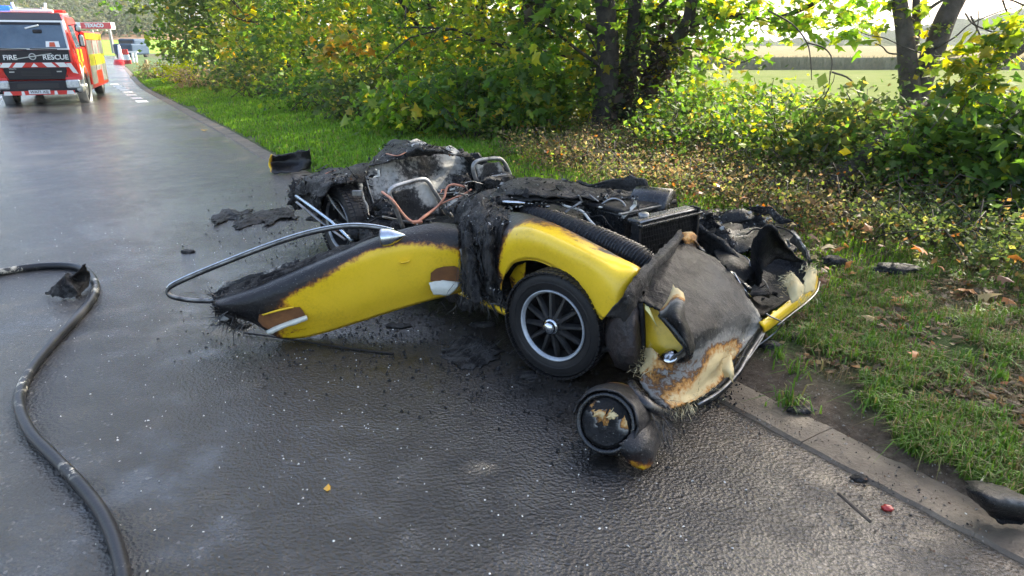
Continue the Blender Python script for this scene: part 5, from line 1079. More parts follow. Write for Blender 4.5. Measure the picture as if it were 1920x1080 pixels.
# near rear wing, torn open above the wheel
patch('rear_wing', [[Pz(552, 342, .46), Pz(575, 330, .52), Pz(600, 322, .57), Pz(630, 316, .60), Pz(660, 312, .62), Pz(690, 306, .64)], [Pz(550, 355, .43), Pz(575, 345, .52), Pz(605, 340, .58), Pz(632, 335, .6), Pz(660, 328, .62), Pz(690, 320, .62)], [Pz(552, 372, .36), Pz(580, 365, .45), Pz(598, 372, .48), Pz(622, 345, .58), Pz(650, 345, .58), Pz(680, 340, .58)]], M_CHAR, car, 8, 7, .01, .02, 9, .022, 200)
patch('rear_wing', [[Pz(556, 350, .44), Pz(575, 345, .48), Pz(592, 350, .50), Pz(602, 362, .48)], [Pz(562, 375, .32), Pz(578, 375, .38), Pz(590, 378, .42), Pz(598, 385, .40)], [Pz(580, 400, .20), Pz(588, 402, .25), Pz(594, 408, .28), Pz(600, 412, .25)]], M_CHAR, car, 7, 7, .01, .012, 10, .02, 210)
patch('arch_liner', [[Pw(588, 345, .02, .6), Pw(605, 340, .10, .5), Pw(622, 345, .20, .6)], [Pw(602, 352, -.02, .45), Pw(620, 365, .04, .4), Pw(636, 378, .10, .5)], [Pw(616, 366, -.03, .3), Pw(635, 388, .03, .35), Pw(650, 402, .08, .5)], [Pw(622, 378, -.03, .2), Pw(645, 408, .02, .25), Pw(660, 420, .06, .6)]], M_ASH, car, 6, 7, .006, .006, 10, .012, 220)
patch('hinge_pillar', [[Pw(640, 340, .16, .7), Pw(665, 332, .2, .6), Pw(678, 345, .24, .3)], [Pw(645, 375, .12, .55), Pw(668, 370, .16, .9), Pw(685, 375, .2, .3)], [Pw(655, 405, .1, .8), Pw(675, 402, .14, .9), Pw(692, 405, .16, .35)], [Pw(660, 425, .08, .8), Pw(680, 425, .12, .9), Pw(694, 428, .14, .4)]], M_ASH, car, 6, 6, .01, .01, 10, .012, 230)
lt = MB(); lt.box(V3(Pw(670, 362, .08)), (.07, .03, .04), None, .004); lt.build('latch', M_DULLM, car)
lump('wing_scraps', V3(Pz(562, 368, .36)), (.07, .07, .09), M_CHAR, car, 4, .8, 2.6, 4); lump('wing_scraps', V3(Pz(620, 342, .52)), (.12, .10, .07), M_SOOT, car, 5, .5, 2.2)
for pts in ([(570, 348, .48), (588, 332, .54), (605, 322, .57)], [(600, 330, .57), (620, 322, .6), (640, 317, .6)], [(725, 288, .68), (745, 292, .69), (760, 286, .7)]):
    MB().tube([V3(Pz(*p)) for p in pts], .010, 6, sub=3, flat=.4).build('scorched_strip', M_COPPER, car)
# bright sill trims poking out towards the road
a0 = V3(Pw(555, 367, -.20)); a1 = V3(Pw(620, 414, -.15)); a2 = V3(Pw(660, 452, -.10))
MB().tube([a0, a1, a2], .013, 6, sub=2, flat=.6).build('sill_trim', M_BLUEM, car)
MB().tube([V3(Pw(556, 379, -.19)), V3(Pw(575, 394, -.18)), V3(Pw(600, 414, -.15)), V3(Pw(648, 450, -.09))], .011, 6, sub=2, flat=.6).build('sill_trim', M_DULLM, car)
# bare copper pipes over the cockpit
MB().tube([V3(Pz(716, 360, .60)), V3(Pz(736, 375, .58)), V3(Pz(755, 400, .50)), V3(Pz(770, 414, .46)), V3(Pz(786, 414, .46)), V3(Pz(815, 392, .50)), V3(Pz(832, 372, .56)), V3(Pz(838, 352, .62)), V3(Pz(850, 346, .64)), V3(Pz(872, 350, .63))], .0075, 8, sub=4).build('copper_pipe', M_COPPER, car)
MB().tube([V3(Pz(786, 412, .46)), V3(Pz(822, 386, .51)), V3(Pz(845, 374, .55)), V3(Pz(870, 364, .58)), V3(Pz(884, 355, .61))], .006, 8, sub=4).build('copper_pipe', M_COPPER, car)
pb = MB(); pb.box(V3(Pz(782, 416, .455)), (.06, .045, .014), Matrix.Rotation(.5, 3, 'Z'), .003); pb.build('pipe_bracket', M_COPPER, car)
# rubble in the cockpit
rg = random.Random(5)
for k, (px, py, z, s) in enumerate([(735, 400, .38, .07), (705, 425, .30, .09), (790, 400, .36, .06), (670, 436, .26, .07), (850, 360, .5, .06), (815, 372, .42, .07), (720, 385, .42, .06), (760, 425, .34, .08), (865, 340, .5, .07), (690, 445, .2, .06), (925, 340, .55, .06), (945, 335, .55, .07)]):
    lump('charred_rubble', V3(Pz(px, py, z)), (s * rg.uniform(.9, 1.6), s * rg.uniform(.8, 1.3), s * .6), M_ASH if k % 3 == 0 else M_CHAR, car, 30 + k, .55, 2.3, 3, rot=k)
for k, (px, py, z, a) in enumerate([(745, 412, .42, .4), (720, 430, .34, 1.2), (730, 435, .33, .2), (860, 352, .6, 2.2), (875, 366, .6, .9), (842, 378, .5, 2.0)]):
    q = MB(); q.box(V3(Pz(px, py, z)), (.20, .025, .012), Matrix.Rotation(a, 3, 'Z') @ Matrix.Rotation(.3, 3, 'Y'), .002); q.build('bent_bar', M_ASH if k % 2 else M_DULLM, car)

# ---- far front corner: the other half of the nose, burnt open, hollow and black
patch('far_inner_wing', [[Pz(1405, 500, .30), Pz(1412, 450, .50), Pz(1432, 424, .60), Pz(1450, 428, .60), Pz(1462, 452, .52)], [Pz(1412, 520, .26), Pz(1420, 478, .42), Pz(1440, 455, .5), Pz(1458, 460, .46), Pz(1480, 470, .42)], [Pz(1420, 540, .22), Pz(1432, 505, .34), Pz(1455, 488, .36), Pz(1480, 490, .34), Pz(1505, 492, .32)]], M_SOOT, car, 7, 7, .012, .007, 9, .016, 240)
patch('nose_hollow', [[Pz(1315, 478, .30), Pz(1360, 478, .26), Pz(1410, 490, .22), Pz(1470, 480, .26), Pz(1506, 488, .30)], [Pz(1345, 505, .26), Pz(1385, 515, .18), Pz(1430, 515, .16), Pz(1480, 505, .2), Pz(1512, 502, .28)], [Pz(1385, 545, .22), Pz(1415, 550, .15), Pz(1450, 545, .14), Pz(1490, 528, .18), Pz(1516, 512, .27)], [Pz(1418, 592, .22), Pz(1432, 588, .18), Pz(1460, 572, .17), Pz(1492, 550, .18), Pz(1512, 530, .24)]], M_SOOT, car, 8, 8, .012, .010, 9, .01, 250)
patch('far_wing_remains', [[Pz(1340, 470, .36), Pz(1362, 462, .36), Pz(1392, 480, .33), Pz(1412, 500, .3)], [Pz(1352, 500, .33), Pz(1375, 500, .34), Pz(1400, 505, .32), Pz(1420, 512, .29)], [Pz(1372, 530, .30), Pz(1392, 528, .28), Pz(1408, 525, .26), Pz(1424, 522, .24)]], M_SOOT, car, 7, 7, .012, .009, 9, .016, 260)
patch('far_edge_remains', [[Pz(1478, 430, .34, .6), Pz(1492, 440, .34, .4), Pz(1506, 462, .34, .5), Pz(1516, 486, .35, .6)], [Pz(1486, 440, .36, .5), Pz(1500, 452, .36, .35), Pz(1510, 470, .36, .5), Pz(1520, 490, .36, .6)], [Pz(1480, 452, .30, .8), Pz(1494, 465, .30, .8), Pz(1504, 480, .30, .8), Pz(1514, 496, .32, .8)]], M_ASH, car, 6, 6, .01, .012, 12, .016, 270)
MB().tube([V3(Pz(1360, 520, .40)), V3(Pz(1376, 514, .40))], .008, 8).build('bonnet_pin', M_CHROME, car)
MB().tube([V3(Pz(1376, 510, .41)), V3(Pz(1390, 535, .36)), V3(Pz(1408, 557, .31))], .004, 6).build('bonnet_pin', M_CHROME, car)
pl = MB(); pl.box(V3(Pz(1384, 536, .34)), (.02, .16, .08), Matrix.Rotation(.45, 3, 'Z') @ Matrix.Rotation(.3, 3, 'X'), .003); pl.build('bonnet_bracket', M_BLACKP, car)
MB().tube([V3(Pz(1330, 490, .46)), V3(Pz(1350, 508, .43)), V3(Pz(1372, 530, .38)), V3(Pz(1384, 552, .35))], .004, 6, sub=4).build('brake_pipe', M_COPPER, car)
patch('torn_scraps', [[Pz(1276, 440, .58, .3), Pz(1290, 434, .58, .2), Pz(1303, 438, .56, .3)], [Pz(1280, 452, .57, .3), Pz(1294, 446, .58, .25), Pz(1306, 456, .54, .35)], [Pz(1300, 466, .52, .35), Pz(1312, 466, .5, .4), Pz(1320, 476, .48, .4)]], M_NOSE, car, 5, 5, .005, .012, 16, .016, 280)
for k, pts in enumerate(([(1285, 415, .34), (1310, 405, .36), (1340, 412, .34)], [(1300, 432, .34), (1325, 425, .38), (1352, 438, .35)], [(1335, 440, .34), (1352, 450, .36), (1358, 462, .34)], [(1345, 420, .32), (1385, 408, .36), (1425, 412, .33)], [(1400, 402, .36), (1440, 406, .38), (1480, 425, .35)], [(1380, 425, .3), (1410, 420, .32), (1435, 432, .3)])):
    a, b, c = [V3(Pz(*p)) for p in pts]; d = CU * .06
    patch('burnt_skin_scrap', [[(*(a - d), .8), (*(b - d * 1.2 + Vector((0, 0, .03))), .9), (*(c - d * .8), 1)], [(*(a + Vector((0, 0, .03))), 1), (*(b + Vector((0, 0, .05))), .9), (*(c + Vector((0, 0, .02))), 1)], [(*(a + d), 1), (*(b + d * 1.4), 1), (*(c + d), 1)]], M_CHAR if k % 3 else M_ASH, car, 6, 6, .006, .025, 9, .02, 290 + k)
patch('ash_bed', [[Pz(1285, 400, .16, .9), Pz(1340, 395, .15, .7), Pz(1400, 398, .15, .8), Pz(1480, 410, .16, .9)], [Pz(1290, 430, .2, .7), Pz(1350, 430, .17, .55), Pz(1410, 430, .16, .7), Pz(1490, 440, .16, .8)], [Pz(1310, 465, .26, .8), Pz(1360, 465, .22, .55), Pz(1410, 468, .2, .7), Pz(1490, 470, .2, .9)]], M_ASH, car, 10, 8, .02, .03, 10, .03, 300)

# loose looms, springs and brackets left by the fire
rg = random.Random(17)
for k, (px, py, z, L) in enumerate([(740, 400, .42, .3), (770, 395, .44, .25), (815, 370, .5, .3), (690, 410, .36, .3), (860, 352, .62, .25), (905, 345, .6, .25), (1010, 400, .6, .3), (1060, 402, .62, .35), (1100, 395, .64, .3), (1150, 400, .62, .25), (1310, 440, .38, .3), (1350, 425, .36, .3), (1400, 440, .34, .3), (1440, 540, .24, .3), (660, 420, .3, .2), (960, 392, .62, .25)]):
    p = V3(Pz(px, py, z)); P = [p]; d = Vector((rg.gauss(0, 1), rg.gauss(0, .6), rg.gauss(.2, .4))).normalized()
    for _ in range(5): d = (d + Vector((rg.gauss(0, .6), rg.gauss(0, .5), rg.gauss(-.1, .4)))).normalized(); q = P[-1] + d * L / 5; q.z = max(q.z, z - .06); P.append(q)
    MB().tube(P, .0035 if k % 3 else .0055, 6, sub=3).build('wiring', (M_SOOT, M_DULLM, M_COPPER, M_ASH)[k % 4], car)
for k, (px, py, z, w) in enumerate([(765, 372, .52, .14), (790, 380, .5, .14), (925, 330, .62, .12)]):
    p = V3(Pz(px, py, z)); P = [p + Vector((.02 * math.cos(i * 1.1), .02 * math.sin(i * 1.1), 0)) + CV * (i / 40 * w) for i in range(41)]
    MB().tube(P, .0026, 5).build('seat_spring', M_DULLM, car)
for k, (px, py, z, a) in enumerate([(1075, 388, .66, .3), (1130, 385, .66, 1.2), (1020, 392, .63, 2.0), (1180, 395, .66, .7), (840, 362, .57, .4), (1305, 428, .4, 1.0), (1465, 470, .38, .2), (700, 332, .6, .9)]):
    q = MB(); R_ = Matrix.Rotation(a, 3, 'Z') @ Matrix.Rotation(.5 * (k % 3 - 1), 3, 'Y'); c = V3(Pz(px, py, z)); q.box(c, (.11, .022, .006), R_, .001); q.box(c + R_ @ Vector((.055, 0, .02)), (.006, .022, .045), R_, .001); q.build('bent_bracket', M_ASH if k % 2 else M_DULLM, car)
# ================================================================== FIRE ENGINE AND FILLING STATION
M_FRED = pbr('fire_red_paint', (.62, .016, .010), rough=.3, coat=.15)
M_FBLK = pbr('black_cab_panel', (.010, .011, .016), rough=.4, spec=.25)
M_FWHT = pbr('reflective_white', (.80, .80, .78), rough=.4)
M_FYEL = pbr('fluorescent_yellow', (.52, .50, .02), rough=.4)
M_FORA = pbr('fluorescent_orange', (.55, .07, .012), rough=.4)
M_FGRY = pbr('roller_shutter', (.50, .51, .50), (.42, .43, .42), .35, .6, scale=6)
M_GLASS = pbr('dark_glass', (.04, .075, .12), (.09, .14, .20), .08, scale=1.2, spec=.6)
M_LAMPG = pbr('headlamp_glass', (.72, .74, .76), (.4, .42, .45), .12, .4, scale=14)
M_BLUE = emis('blue_beacon', (.01, .05, 1.0), 1.6)
M_PLATE = pbr('number_plate', (.78, .79, .80), rough=.4)
M_INK = pbr('plate_letters', (.012, .012, .014), rough=.5)
fe_o = (-12.13, 18.46); fe_rz = math.radians(23)
fe = empty('fire_engine', (fe_o[0], fe_o[1], 0), fe_rz, 'red and yellow fire engine with black front facing up the wet road', 'fire engine'); fe.scale = (.78,) * 3
def fbox(name, c, size, mat, parent=None, bevel=0.0, rot=None):
    return MB().box(c, size, rot, bevel).build_local(name, mat, parent or fe)
def loft(name, secs, mat, parent, cap=True):
    """secs: closed loops of equal length"""
    n = len(secs[0]); V = [p for s in secs for p in s]; F = [(i * n + k, i * n + (k + 1) % n, (i + 1) * n + (k + 1) % n, (i + 1) * n + k) for i in range(len(secs) - 1) for k in range(n)]
    if cap: F += [tuple(range(n))[::-1], tuple((len(secs) - 1) * n + k for k in range(n))]
    mb = MB(); mb.add(V, F, True); return mb.build_local(name, mat, parent)
def cab_sec(z, hw, y0, y1, r):
    P = []
    for k in range(7):
        q = math.pi / 2 * k / 6; P.append((-hw + r - r * math.cos(q), y0 + r - r * math.sin(q), z))
    for k in range(7):
        q = math.pi / 2 * k / 6; P.append((hw - r + r * math.sin(q), y0 + r - r * math.cos(q), z))
    return P + [(hw, y1, z), (-hw, y1, z)]
loft('cab', [cab_sec(.78, 1.20, .02, 2.5, .16), cab_sec(1.2, 1.22, .0, 2.5, .16), cab_sec(1.75, 1.20, .03, 2.5, .18), cab_sec(2.25, 1.12, .17, 2.5, .2), cab_sec(2.62, 1.05, .27, 2.5, .22), cab_sec(2.78, 1.0, .45, 2.5, .3), cab_sec(2.86, .8, .75, 2.45, .3)], M_FRED, fe)
def fquad(name, pts, mat, parent=None, th=.012):
    V = [Vector(p) for p in pts]; n = (V[1] - V[0]).cross(V[2] - V[0]).normalized(); N_ = len(V)
    V2 = V + [v - n * th for v in V]; F = [tuple(range(N_)), tuple(range(2 * N_ - 1, N_ - 1, -1))] + [(i, i + N_, (i + 1) % N_ + N_, (i + 1) % N_) for i in range(N_)]
    return MB().add(V2, F, False).build_local(name, mat, parent or fe)
fquad('windscreen_surround', [(-1.07, .005, 1.74), (1.07, .005, 1.74), (.99, .215, 2.64), (-.99, .215, 2.64)], M_FWHT, th=.03)
ws = fquad('windscreen', [(-1.01, -.002, 1.79), (1.01, -.002, 1.79), (.94, .185, 2.57), (-.94, .185, 2.57)], M_GLASS, th=.01)
fquad('sun_visor', [(-.95, .16, 2.50), (.95, .16, 2.50), (.93, .178, 2.58), (-.93, .178, 2.58)], M_FBLK, ws, .01)
fquad('dash_card', [(.42, -.01, 1.82), (.82, -.01, 1.82), (.80, .03, 2.0), (.44, .03, 2.0)], M_FWHT, ws, .004)
fquad('dash_card', [(.52, -.018, 1.83), (.70, -.018, 1.83), (.68, .015, 1.97), (.54, .015, 1.97)], M_FORA, ws, .004)
fbox('camera_pod', (.25, .12, 2.3), (.26, .08, .12), M_FBLK, ws, .03); fbox('sensor_strip', (.12, .14, 2.44), (.4, .05, .05), M_FWHT, ws, .01, Matrix.Rotation(-.25, 3, 'Y'))
fquad('roof_panel', [(-1.0, .235, 2.655), (1.0, .235, 2.655), (.9, .55, 2.87), (-.9, .55, 2.87)], M_FBLK, th=.03)
fp_ = fbox('front_panel', (0, -.025, 1.52), (2.08, .05, .42), M_FBLK, None, .015)
def fsign(s, x, z, size, mat, parent, y=-.056, tilt=0.0, bold=.004):
    me = text_mesh(s, size, .004, bold); o = link('lettering', me, mat, parent); o.location = (x, y, z); o.rotation_euler = (math.pi / 2, tilt, 0); return o
fsign('FIRE', -.62, 1.50, .21, M_FWHT, fp_); fsign('RESCUE', .64, 1.50, .21, M_FWHT, fp_)
em = MB(); em.lathe([(-.004, .075), (-.004, .105), (.008, .105), (.008, .075)], (0, -.056, 1.53), (0, -1, 0), 24, True); em.build_local('emblem', M_FGRY, fp_)
fbox('emblem_bar', (0, -.060, 1.535), (1.1, .012, .028), M_FGRY, fp_, 0, Matrix.Rotation(-.16, 3, 'Y'))
fsign('VOLVO', 0, 1.53, .05, M_FGRY, fp_, -.068, 0, .001)
bd = fbox('stripe_band', (0, -.03, 1.27), (2.1, .05, .15), M_FRED, None, .008)
for k, x in enumerate((-.78, -.42, .42, .78)):
    s_ = .06 if x > 0 else -.06
    fquad('chevron', [(x - .13 + s_, -.058, 1.20), (x + .13 + s_, -.058, 1.20), (x + .13 - s_, -.058, 1.34), (x - .13 - s_, -.058, 1.34)], M_FWHT, bd, .004)
fquad('chevron', [(-.10, -.058, 1.21), (.10, -.058, 1.21), (.0, -.058, 1.33)], M_FWHT, bd, .004)
gr = fbox('grille', (0, -.02, 1.0), (1.75, .05, .37), M_FBLK, None, .02)
for k in range(4): fbox('grille_slat', (0, -.05, 1.08 - k * .045), (.82, .02, .018), M_INK, gr)
fsign('VOLVO', -.62, 1.155, .06, M_FGRY, gr, -.048, 0, .001); fsign('RANGER FL', .55, 1.155, .045, M_FGRY, gr, -.048, 0, .001) if False else None
for x in (-.66, .66): fbox('grille_badge', (x, -.047, 1.06), (.14, .012, .035), M_FGRY, gr)
for sx_ in (-1, 1):
    fquad('corner_panel', [(sx_ * .78, -.05, .80), (sx_ * 1.20, .03, .82), (sx_ * 1.2, .03, 1.34), (sx_ * .98, -.05, 1.34)][::sx_], M_FRED)
    fquad('corner_chevron', [(sx_ * .90, -.065, 1.32), (sx_ * 1.04, -.05, 1.32), (sx_ * 1.19, .01, .98), (sx_ * 1.05, -.03, 1.02)][::sx_], M_FWHT)
    fquad('corner_chevron', [(sx_ * 1.225, .25, 1.30), (sx_ * 1.225, .45, 1.2), (sx_ * 1.225, .75, .95), (sx_ * 1.225, .35, .95)][::sx_], M_FWHT)
bp_ = fbox('bumper', (0, -.03, .58), (2.44, .16, .40), M_FBLK, None, .05)
fbox('bumper_band', (0, -.115, .40), (2.0, .02, .13), M_FRED, bp_, .004)
for x, w in ((-.88, .24), (.88, .24), (-.46, .10), (.46, .10)): fquad('chevron', [(x - w / 2, -.128, .34), (x + w / 2, -.128, .34), (x + w / 2 * .55, -.128, .46), (x - w / 2 * .8, -.128, .46)], M_FWHT, bp_, .003)
fbox('air_intake', (0, -.115, .62), (1.15, .02, .16), M_INK, bp_, .004)
for sx_ in (-1, 1):
    h_ = fbox('headlight', (sx_ * 1.0, -.09, .66), (.42, .12, .28), M_LAMPG, None, .05)
    fquad('headlight_brow', [(sx_ * .82, -.155, .81), (sx_ * 1.24, -.14, .81), (sx_ * 1.24, -.12, .9), (sx_ * .82, -.13, .88)][::sx_], M_FRED, h_)
    fbox('corner_bumper', (sx_ * 1.16, .12, .52), (.22, .5, .28), M_FGRY, None, .08)
np_ = fbox('number_plate', (0, -.135, .43), (.60, .015, .125), M_PLATE, None, .003); fsign('WA71 XSJ', 0, .43, .115, M_INK, np_, -.146, 0, .002)
for x in (-.5, .35): fbox('wiper', (x, -.03, 1.76), (.75, .025, .025), M_INK, None, 0, Matrix.Rotation(.03, 3, 'Y'))
for sx_ in (-1, 1):
    mm = fbox('wing_mirror', (sx_ * 1.42, .30, 2.02), (.16, .16, .40), M_FBLK, None, .05); fbox('mirror_cap', (sx_ * 1.45, .26, 2.02), (.12, .14, .36), M_FGRY, mm, .05)
    mm = fbox('wing_mirror', (sx_ * 1.38, .30, 2.40), (.18, .16, .22), M_FBLK, None, .05); fbox('mirror_cap', (sx_ * 1.41, .26, 2.40), (.14, .14, .19), M_FGRY, mm, .05)
    MB().tube([(sx_ * 1.12, .4, 2.5), (sx_ * 1.36, .32, 2.52), (sx_ * 1.40, .32, 2.2)], .02, 6).build_local('mirror_arm', M_FBLK, fe)
    dr = fquad('cab_door', [(sx_ * 1.222, .45, .95), (sx_ * 1.222, 1.5, .95), (sx_ * 1.215, 1.5, 1.75), (sx_ * 1.215, .40, 1.75)][::sx_], M_FYEL, th=.015)
    for a0_, a1_, z0, z1 in ((.75, 1.1, 1.35, 1.75), (1.1, 1.5, .95, 1.35), (.45, .75, .95, 1.35)): fquad('chequer', [(sx_ * 1.229, a0_, z0), (sx_ * 1.229, a1_, z0), (sx_ * 1.224, a1_, z1), (sx_ * 1.224, a0_, z1)][::sx_], M_FORA, dr, .004)
    fquad('door_window', [(sx_ * 1.205, .45, 1.80), (sx_ * 1.205, 1.45, 1.80), (sx_ * 1.085, 1.45, 2.5), (sx_ * 1.085, .55, 2.5)][::sx_], M_GLASS, th=.012)
    fquad('rear_door', [(sx_ * 1.222, 1.55, .85), (sx_ * 1.222, 2.45, .85), (sx_ * 1.215, 2.45, 1.75), (sx_ * 1.215, 1.55, 1.75)][::sx_], M_FRED, th=.012)
    ar = MB(); ar.lathe([(-.12, .60), (.14, .60), (.16, .66), (.14, .70), (-.12, .70)], (sx_ * 1.08, 1.3, .52), (sx_, 0, 0), 24); ar.build_local('wheel_arch', M_FGRY, fe)
body = fbox('body', (0, 5.0, 1.35), (2.46, 4.9, 2.0), M_FRED, None, .05)
for sx_ in (-1, 1):
    for k in range(3):
        y0 = 2.75 + k * 1.55
        sh = fquad('locker_shutter', [(sx_ * 1.242, y0, .50 if k != 1 else .95), (sx_ * 1.242, y0 + 1.38, .50 if k != 1 else .95), (sx_ * 1.242, y0 + 1.38, 2.05), (sx_ * 1.242, y0, 2.05)][::sx_], M_FGRY, th=.015)
        fquad('yellow_band', [(sx_ * 1.249, y0, 1.15), (sx_ * 1.249, y0 + 1.38, 1.15), (sx_ * 1.249, y0 + 1.38, 1.55), (sx_ * 1.249, y0, 1.55)][::sx_], M_FYEL, sh, .004)
    fquad('top_band', [(sx_ * 1.242, 2.72, 2.08), (sx_ * 1.242, 7.4, 2.08), (sx_ * 1.242, 7.4, 2.30), (sx_ * 1.242, 2.72, 2.30)][::sx_], M_FYEL, th=.015)
def twheel(x, y):
    s_ = 1 if x > 0 else -1; mb = MB(); mb.lathe([(-.14, .30), (-.15, .44), (-.12, .50), (.12, .50), (.15, .44), (.14, .30)], (x, y, .50), (s_, 0, 0), 28)
    t = mb.build_local('wheel', M_TYRE_T, fe); r = MB(); r.lathe([(.10, .31), (.13, .30), (.06, .22), (.08, .12), (.15, .10), (.15, .0)], (x, y, .50), (s_, 0, 0), 20); r.build_local('wheel_hub', M_FGRY, t)
M_TYRE_T = pbr('lorry_tyre', (.012, .012, .013), (.02, .02, .02), .6, scale=10)
for x in (-1.06, 1.06): twheel(x, 1.3); twheel(x, 5.5)
fbox('chassis', (0, 3.9, .5), (1.6, 6.4, .3), M_INK); fbox('step', (1.1, 2.3, .45), (.25, .6, .12), M_FGRY); fbox('roof_hatch', (0, 1.6, 2.87), (1.2, 1.0, .06), M_FBLK, None, .02)
lb = fbox('light_bar', (-.05, .85, 2.93), (1.5, .22, .10), M_FWHT, None, .03); fbox('beacon', (-.72, .85, 3.0), (.5, .26, .17), M_BLUE, lb, .05)
ld = MB()
for x in (-.35, .35): ld.box((x, 3.6, 3.02), (.06, 5.2, .1))
lad = ld.build_local('ladder_rail', M_FGRY, fe); lad['kind'] = 'stuff'
for k in range(12): fbox('ladder_rung', (0, 1.2 + k * .42, 3.02), (.64, .035, .035), M_FGRY, lad)
for x in (-.42, .48): fbox('ladder_end', (x, 1.0, 3.08), (.07, .1, .24), M_FWHT, lad, .01, Matrix.Rotation(-.15 if x < 0 else .15, 3, 'Y'))
fbox('roof_tray', (.5, 1.3, 2.95), (.9, .7, .08), M_FRED, None, .02)

# ---- filling station far down the road
ps = empty('filling_station', at_y(185, 92, 98), label='filling station canopy with a red fascia lettered in white', cat='filling station'); o_ = Vector(ps.location)
def Y98(px, py, y=98): return at_y(px, py, y)
c0 = Y98(139, 42); c1 = Y98(208, 55); mb = MB(); mb.box(((c0.x + c1.x) / 2, 98.6, (c0.z + c1.z) / 2), (c1.x - c0.x, 1.2, c0.z - c1.z), None, .05); cn = mb.build('canopy', M_FWHT, ps)
M_TRED = pbr('canopy_red', (.62, .015, .03), rough=.35)
a = Y98(150, 42.2, 97.9); b_2 = Y98(209, 54, 97.9); mb = MB(); mb.box(((a.x + b_2.x) / 2, 97.93, (a.z + b_2.z) / 2), (b_2.x - a.x, .08, a.z - b_2.z)); fs = mb.build('fascia', M_TRED, ps)
me = text_mesh('TEXACO', .62, .02, .03); o = link('lettering', me, M_FWHT, fs); q = Y98(176.5, 48, 97.85); o.location = q - o_; o.rotation_euler = (math.pi / 2, 0, 0)
for px in (172, 205): 
    t_, g_ = Y98(px, 55, 100), Y98(px, 100, 100); mb = MB(); mb.box(((t_.x), 100, (t_.z + g_.z) / 2), (.3, .3, t_.z - g_.z)); mb.build('pillar', M_DULL_ := pbr('grey_pillar', (.25, .25, .25)), ps)
mb = MB(); g_ = Y98(120, 100, 106); mb.box((g_.x - 3, 106, g_.z + 1.4), (9, 4, 3.2), None, .05); mb.build('shop', pbr('shop_wall', (.4, .38, .35), rough=.7), ps)
for px in (178, 196): 
    q = Y98(px, 56.5, 99); mb = MB(); mb.box(q, (.5, .5, .1)); mb.build('canopy_lamp', M_FWHT, ps)
tag(link('junction_road', raw_mesh('junction_road', [tuple(at_z(120, 121, .006)), tuple(at_z(262, 121, .006)), tuple(at_z(262, 109, .006)), tuple(at_z(120, 109, .006))], [(0, 1, 2, 3)], False), M_ROAD), kind='structure')
# white leaning post with a red foot, striped boards, rail, blue van, wooden post
def fz(px, py): return at_z(px, py, 0)
p0 = fz(230, 121); d = p0.y; T = at_y(222, 84, d); rt_ = empty('leaning_post', p0, label='tall white leaning post with a red foot at the road end', cat='post')
MB().tube([p0 + Vector((0, 0, .0)), p0.lerp(T, .5), T], [.30, .16, .08], 8).build('post', M_FWHT, rt_); MB().lathe([(0, .55), (.35, .45), (.36, 0)], p0 - Vector((.1, 0, 0)), (0, 0, 1), 16).build('foot', M_FRED, rt_)
for k, px in enumerate((238, 243.5)):
    p0 = fz(px, 121.5); r_ = empty('barrier_board', p0, label=('red and white striped board right beside the leaning post', 'red and white striped board nearer the white rail')[k], cat='barrier', group='striped boards at the road end')
    hh = .38
    for j in range(3): mb = MB(); mb.box(p0 + Vector((-.05 * j, 0, .15 + hh * j)), (.30 - .03 * j, .06, hh * .98), Matrix.Rotation(-.15, 3, 'Y')); mb.build('red_stripe' if j % 2 == 0 else 'white_stripe', M_FRED if j % 2 == 0 else M_FWHT, r_)
p0 = fz(254, 119); r_ = empty('white_rail', p0, label='low white rail partly hidden by the bank trees', cat='railing'); dz = d / FPX
for px in (251, 257): q = fz(px, 119); mb = MB(); mb.box(q + Vector((0, 0, .42)), (.14, .1, .84)); mb.build('rail_post', M_FWHT, r_)
mb = MB(); qa, qb = fz(240, 119), fz(262, 119); mb.box((qa + qb) / 2 + Vector((0, 0, .88)), (qb.x - qa.x, .1, .12)); mb.build('top_rail', M_FWHT, r_)
p0 = at_z(250, 110, 0); r_ = empty('blue_van', p0, label='small blue van half hidden by leaves at the road end', cat='van')
M_VB = pbr('van_blue', (.03, .06, .10), rough=.7, spec=.2); hv = 2.0
mb = MB(); mb.box(p0 + Vector((0, 0, .95)), (2.0, 3.6, 1.1), None, .15); vb = mb.build('van_body', M_VB, r_)
mb = MB(); mb.box(p0 + Vector((0, .4, 1.65)), (1.75, 2.6, .7), None, .2); mb.build('van_roof', M_VB, vb); mb = MB(); mb.box(p0 + Vector((0, -.92, 1.6)), (1.4, .06, .45)); mb.build('van_windscreen', M_INK, r_)
for sx_ in (-.8, .8):
    for sy_ in (-1.2, 1.2): mb = MB(); mb.lathe([(-.1, .0), (-.1, .32), (.1, .32), (.1, 0)], p0 + Vector((sx_, sy_, .32)), (1, 0, 0), 16); mb.build('van_wheel', M_TYRE_T, r_)
p0 = fz(275, 133); mb = MB(); T = at_y(274, 112, p0.y); mb.tube([p0, T], [.11, .10], 8); o = mb.build('wooden_post', pbr('weathered_wood', (.32, .22, .10), (.22, .15, .07), .8, scale=6)); tag(o, 'short pale wooden post at the far end of the grass verge', 'post')

# far wood on the hill behind: crowns nobody could count
rg = np.random.default_rng(77); n = 420; C_ = []
for _ in range(n):
    px = rg.uniform(-60, 330); d = rg.uniform(135, 250); yb = 76 if d < 150 else 70
    p = at_y(px, rg.uniform(-10, 56 - max(0, 0)) if d > 170 else rg.uniform(30, 60), d); C_.append(tuple(p))
C_ = np.array(C_)
leaves_obj('far_wood', [leaf_cloud(C_, 60, 2.4, .9, [((.03, .045, .015), 3), ((.04, .055, .018), 2), ((.055, .06, .022), 1)], PLAIN, rg, flat=.8)], M_DRY, None)
